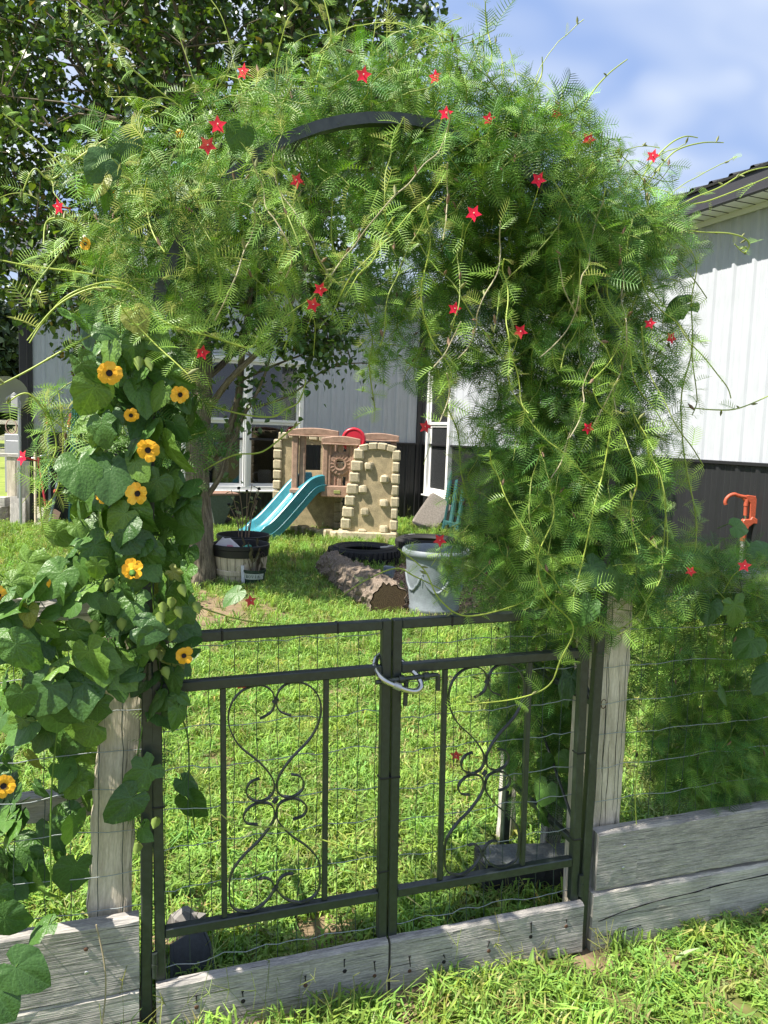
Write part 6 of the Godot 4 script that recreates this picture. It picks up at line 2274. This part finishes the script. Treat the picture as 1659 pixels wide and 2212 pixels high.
	for q in [[262, 322, -0.08, 0.06], [215, 362, -0.1, 0.055], [210, 400, -0.09, 0.05], [515, 300, -0.03, 0.05], [262, 1745, -0.04, 0.085], [300, 1680, -0.03, 0.075], [310, 1800, -0.02, 0.04], [275, 1440, -0.02, 0.07], [410, 1700, 0.15, 0.06], [418, 1745, 0.15, 0.07], [60, 2105, -0.16, 0.085], [0, 2160, -0.17, 0.08], [30, 1990, -0.06, 0.06], [85, 2010, -0.06, 0.055], [1338, 1095, -0.08, 0.07], [1262, 1322, -0.14, 0.065], [1290, 1240, -0.12, 0.075], [1340, 1260, -0.1, 0.085], [1465, 665, 0.05, 0.07], [1590, 1325, -0.05, 0.075], [1530, 1320, -0.03, 0.06], [1610, 1395, -0.04, 0.07], [1650, 1470, -0.05, 0.08], [1565, 1505, -0.02, 0.05], [1225, 1480, 0.14, 0.09], [1185, 1655, 0.22, 0.06], [1215, 1650, 0.22, 0.06], [1175, 1715, 0.22, 0.065], [1220, 1725, 0.22, 0.075], [1180, 1765, 0.22, 0.06], [1070, 470, 0.4, 0.05], [1380, 1040, 0.0, 0.06], [1640, 1190, 0.02, 0.06], [1600, 1140, 0.05, 0.05], [1250, 920, -0.05, 0.07], [500, 1290, 0.45, 0.06]]:
		spots.append([q[0], q[1], q[2], q[3], 3, 1.0])
	var sb := MB.new()
	var kk := thing("heart_leaf_vine", "stray yellow-green heart leaves of a vine creeping under and over the feathery growth", "vine", g3(0.6, 0, 0.25))
	for q in spots:
		var p := on_gate(q[0], q[1], q[2])
		if p.y < 0.02: p.y = 0.03
		var owner: Node3D = kk if q[0] > 900 else k
		var nrm := Vector3(rr(-1.0, 0.6), rr(-0.1, 1.0), rr(0.25, 1.0))
		var tip := Vector3(rr(-0.95, 0.95), rr(-1.0, -0.05), rr(-0.1, 0.4))
		var s: float = q[3]
		var xf := Transform3D(frame_of(tip, nrm).scaled_local(Vector3(s * rr(0.72, 1.12), s, s * rr(0.6, 2.2))), p - tip.normalized() * s * 0.35)
		var pick := rng.randi() % int(q[4])
		if rng.randf() < 0.035: pick = 4
		var o := part(owner, "leaf", hearts[rng.randi() % 8], M.heart_mats[pick])
		o.transform = owner.transform.affine_inverse() * xf
		var stalk := MB.new()
		var h := xf.origin
		stalk.tube(smooth_line([h, h + Vector3(rr(-0.01, 0.01), 0.012, 0) + GW * 0.02, h + Vector3(rr(-0.03, 0.03), rr(-0.03, 0.02), 0) + GW * rr(0.05, 0.09)], 3), 0.0014, 5, false)
		part(o, "leaf_stalk", stalk, M.heart_mats[3]).transform = xf.affine_inverse()
	for q in [[[330, 1330], [318, 1200], [300, 1090], [335, 960], [330, 850], [310, 760], [300, 690]], [[340, 1340], [352, 1250], [320, 1120], [360, 1000], [330, 880], [345, 800]], [[180, 1330], [240, 1290], [310, 1310], [370, 1260]], [[60, 1380], [130, 1340], [230, 1360], [330, 1330]], [[110, 1920], [120, 1800], [110, 1650], [140, 1500], [180, 1400]], [[330, 880], [318, 960], [285, 1020], [240, 1060]], [[200, 1990], [215, 2070], [230, 2140], [235, 2230]], [[372, 1500], [395, 1590], [412, 1690], [420, 1790]], [[300, 1560], [296, 1640], [285, 1720], [300, 1810]]]:
		var pts := []
		for p in q: pts.append(on_gate(p[0], p[1], 0.15 if q[0][0] == 372 else (0.0 if q[0][1] < 1900 else -0.03)) + rv(0.01))
		var b := MB.new()
		b.tube(smooth_line(pts, 6), 0.0019, 6)
		part(k, "vine_stem", b, M.heart_mats[3] if q[0][1] < 1950 else mat(lin(0.35, 0.29, 0.18), 0.9)).transform = inv
	for q in [[236, 806, -0.20, 1.05, 0], [388, 852, -0.14, 0.85, 1], [283, 897, -0.10, 0.7, 2], [320, 972, -0.20, 1.0, 0], [295, 1066, -0.20, 1.0, 1], [222, 1073, -0.10, 0.6, 2], [285, 1230, -0.18, 0.9, 3], [397, 1416, -0.12, 0.85, 0], [8, 1697, -0.18, 1.0, 0], [-4, 1286, -0.1, 0.8, 1], [185, 527, 0.02, 0.6, 2], [245, 420, 0.02, 0.45, 2], [388, 288, 0.03, 0.45, 2], [112, 1262, -0.12, 0.45, 2]]:
		var p := on_gate(q[0], q[1], q[2])
		var f := (cam.position - p).normalized()
		match q[4]:
			0: f += Vector3(rr(-0.2, 0.2), rr(-0.1, 0.25), 0)
			1: f += Vector3(0.7, 0.1, 0)
			2: f += Vector3(rr(-1, 1), rr(0.1, 0.8), 0)
			3: f = -f + Vector3(0.4, -0.9, 0.3)
		orange_flower(k, p, f, q[3])
	# pale green bracts
	var br := MB.new()
	br.tube([Vector3.ZERO, Vector3(0, -0.006, 0), Vector3(0, -0.016, 0), Vector3(0, -0.030, 0)], [0.003, 0.011, 0.010, 0.001], 5, false)
	var brm := br.mesh()
	for q in [[300, 770], [318, 772], [205, 1340], [262, 1335], [390, 1262], [372, 1290], [380, 1310], [510, 1320], [525, 1300], [505, 1340], [375, 1360], [330, 1400], [500, 1765], [300, 1820], [240, 1250], [420, 1300], [355, 1440], [120, 1440]]:
		if q[0] > 430: q[0] = 340.0 + (q[0] - 500) * 0.5
		var p := on_gate(q[0], q[1], -0.12)
		part(k, "flower_bract", brm, leafy(lin(0.19, 0.27, 0.06), 0.4, 0.5)).transform = inv * Transform3D(frame_of(Vector3(rr(-0.4, 0.4), 1, rr(-0.2, 0.2)), rv()), p)


# -- grass
func blade(b: MB, at: Vector3, dirv: Vector3, L: float, W: float, arch: float) -> void:
	var side := dirv.cross(Vector3.UP).normalized() * W * 0.5
	var p0 := at
	var p1 := at + dirv * L * 0.30 * arch + Vector3.UP * L * 0.52
	var p2 := at + dirv * L * 0.80 * arch + Vector3.UP * L * (0.80 - 0.35 * arch)
	b.tri(p0 - side * 0.7, p0 + side * 0.7, p1 + side)
	b.tri(p0 - side * 0.7, p1 + side, p1 - side)
	b.tri(p1 - side, p1 + side, p2)

func build_grass() -> void:
	noise.seed = 101
	var tufts := []
	for v in 4:
		var b := MB.new()
		for i in 14:
			var a := rr(0, TAU)
			var d := Vector3(cos(a), 0, sin(a))
			blade(b, Vector3(rr(-0.022, 0.022), -0.004, rr(-0.022, 0.022)), d, rr(0.03, 0.105), rr(0.0028, 0.0066), rr(0.35, 1.4))
		tufts.append(b.mesh())
	var clover := MB.new()
	for i in 6:
		var c := Vector3(rr(-0.03, 0.03), rr(0.018, 0.04), rr(-0.03, 0.03))
		clover.tri(c - Vector3(0.0006, 0, 0), c + Vector3(0.0006, 0, 0), Vector3(c.x, 0, c.z))
		for j in 3:
			var a := TAU * j / 3 + i
			var d := Vector3(cos(a), rr(-0.1, 0.25), sin(a)) * 0.013
			var s := Vector3(-sin(a), 0, cos(a)) * 0.0068
			clover.tri(c, c + d * 0.7 + s, c + d)
			clover.tri(c, c + d, c + d * 0.7 - s)
	tufts.append(clover.mesh())
	var stalk := MB.new()
	for i in 2:
		var a := rr(0, TAU)
		var d := Vector3(cos(a), 0, sin(a))
		var p := Vector3.ZERO + d * 0.02
		stalk.tube([p, p + Vector3.UP * 0.08 + d * 0.02, p + Vector3.UP * 0.13 + d * 0.06], [0.0010, 0.0008, 0.0004], 3, false)
		for j in 4: stalk.tube([p + Vector3.UP * 0.13 + d * 0.06, p + Vector3.UP * 0.145 + d * 0.06 + rv(0.02)], [0.0011, 0.0007], 3, false)
	tufts.append(stalk.mesh())
	var xs := [[], [], [], [], [], []]
	var cs := [[], [], [], [], [], []]
	var spread := [[-0.75, -2.15, 1000.0], [-2.15, -3.2, 1250.0], [-3.2, -5.0, 850.0], [-5.0, -8.0, 520.0], [-8.0, -13.6, 260.0]]
	for sp in spread:
		var z0: float = sp[0]
		var z1: float = sp[1]
		var half := absf(z1) * 0.56 + 0.35
		var n := int((z0 - z1) * 2.0 * half * sp[2])
		for i in n:
			var p := Vector3(rr(-half, half), 0, rr(z1, z0))
			if (p - HA).dot(HN) < 0.06 and p.x < 0.7: continue
			if (p - HC).dot(-HD) < 0.06: continue
			var l := p - GO
			var w := l.dot(GW)
			var u := l.dot(GU)
			if w > -0.02 and w < 0.06: continue
			if w > 0.0 and w < 0.2 and (absf(u - 0.68) < 0.09 or absf(u + 0.73) < 0.08): continue
			var keep := 1.0
			for q in bare:
				var dd: float = (p - q[0]).length() / q[1]
				if dd < 1.1: keep = minf(keep, 0.16 + 0.9 * maxf(dd - 0.55, 0))
			for q in bare_poly:
				if Geometry2D.is_point_in_polygon(Vector2(p.x, p.z), q): keep = 0.03
			var pn := noise_at(p.x, p.z, 1.4) + 0.5 * noise_at(p.x, p.z, 5.0)
			if pn < -0.55: keep *= 0.45
			if rng.randf() > keep: continue
			var kind := rng.randi() % 4
			var cl := noise_at(p.x + 20.0, p.z, 2.2)
			if cl > 0.12 and rng.randf() < 0.42: kind = 4
			elif rng.randf() < (0.035 if p.z > -3.4 else 0.012): kind = 5
			var tall := 1.18 + 0.5 * noise_at(p.x, p.z + 9.0, 2.0)
			if p.z < -5.0: tall *= 1.25
			if p.z < -8.0: tall *= 1.35
			var s := rr(0.75, 1.25)
			var bb := Basis(Vector3.UP, rr(0, TAU)) * Basis(Vector3.RIGHT, rng.randfn() * 0.16)
			xs[kind].append(Transform3D(bb.scaled_local(Vector3(s, s * tall, s)), p))
			var base := Color(0.235, 0.41, 0.078)
			if kind == 4: base = Color(0.18, 0.36, 0.065)
			if kind == 5: base = Color(0.26, 0.27, 0.09)
			if rng.randf() < 0.11: base = Color(0.40, 0.35, 0.15)
			cs[kind].append(varied(base.lerp(Color(0.30, 0.43, 0.085), clampf(0.3 + pn * 0.5, 0, 0.7)), 0.24, 0.09))
	var names := ["lawn_grass", "lawn_grass_001", "lawn_grass_002", "lawn_grass_003", "clover_patch", "seed_grass"]
	var labels := ["short green lawn grass of the yard and gate front", "short green lawn grass, second growth through the yard", "short green lawn grass, third growth through the yard", "short green lawn grass, fourth growth through the yard", "low clover growing in patches through the lawn", "thin seeding grass stalks standing over the lawn"]
	var gm := tinted(0.85, 0.5)
	for i in 6:
		var o := many(self, names[i], tufts[i], gm, xs[i], cs[i])
		o.set_meta("label", labels[i])
		o.set_meta("category", "grass" if i != 4 else "clover")
	# broad weeds by the boards
	var weed_spots := [[430, 2130, "leafy weed just inside the gate beside the dark tray"], [372, 2175, "leafy weed squeezed between gate hinge post and kick board"], [540, 2040, "leafy weed inside the gate below the scrolls"], [1120, 2140, "leafy weed before the kick board nearer the feathery vine"], [1000, 2190, "leafy weed in front of the kick board beside bare soil"], [640, 2200, "leafy weed in front of the kick board below the first scrolls"], [1420, 2060, "leafy weed against the cracked lower fence board"], [1540, 2040, "leafy weed farther along the cracked lower fence board"], [1080, 1980, "leafy weed inside the gate by the black edging block"]]
	for i in weed_spots.size():
		var p := on_ground(weed_spots[i][0], weed_spots[i][1])
		var l := p - GO
		var w := l.dot(GW)
		if w > -0.06 and w < 0.06: p -= GW * (0.09 if w < 0.03 else -0.09)
		var k := thing("broad_weed", weed_spots[i][2], "weed", p, Basis.IDENTITY, "weeds at the foot of the boards")
		for j in 9:
			var a := rr(0, TAU)
			var d := Vector3(cos(a), rr(0.35, 1.1), sin(a))
			var o := part(k, "leaf", M.weed_leaf if M.has("weed_leaf") else weed_leaf(), leafy(lin(0.13, 0.235, 0.045), 0.6, 0.45) if j == 0 and i == 0 else M.weed_mat)
			var s := rr(0.7, 1.3)
			o.transform = Transform3D(frame_of(d, Vector3.UP + rv(0.2)).scaled_local(Vector3(s, s, s)), Vector3(rr(-0.03, 0.03), rr(0.0, 0.03), rr(-0.03, 0.03)))

func weed_leaf() -> ArrayMesh:
	M.weed_leaf = leaf_mesh(0.075, 0.014)
	M.weed_mat = leafy(lin(0.13, 0.235, 0.045), 0.6, 0.45)
	return M.weed_leaf
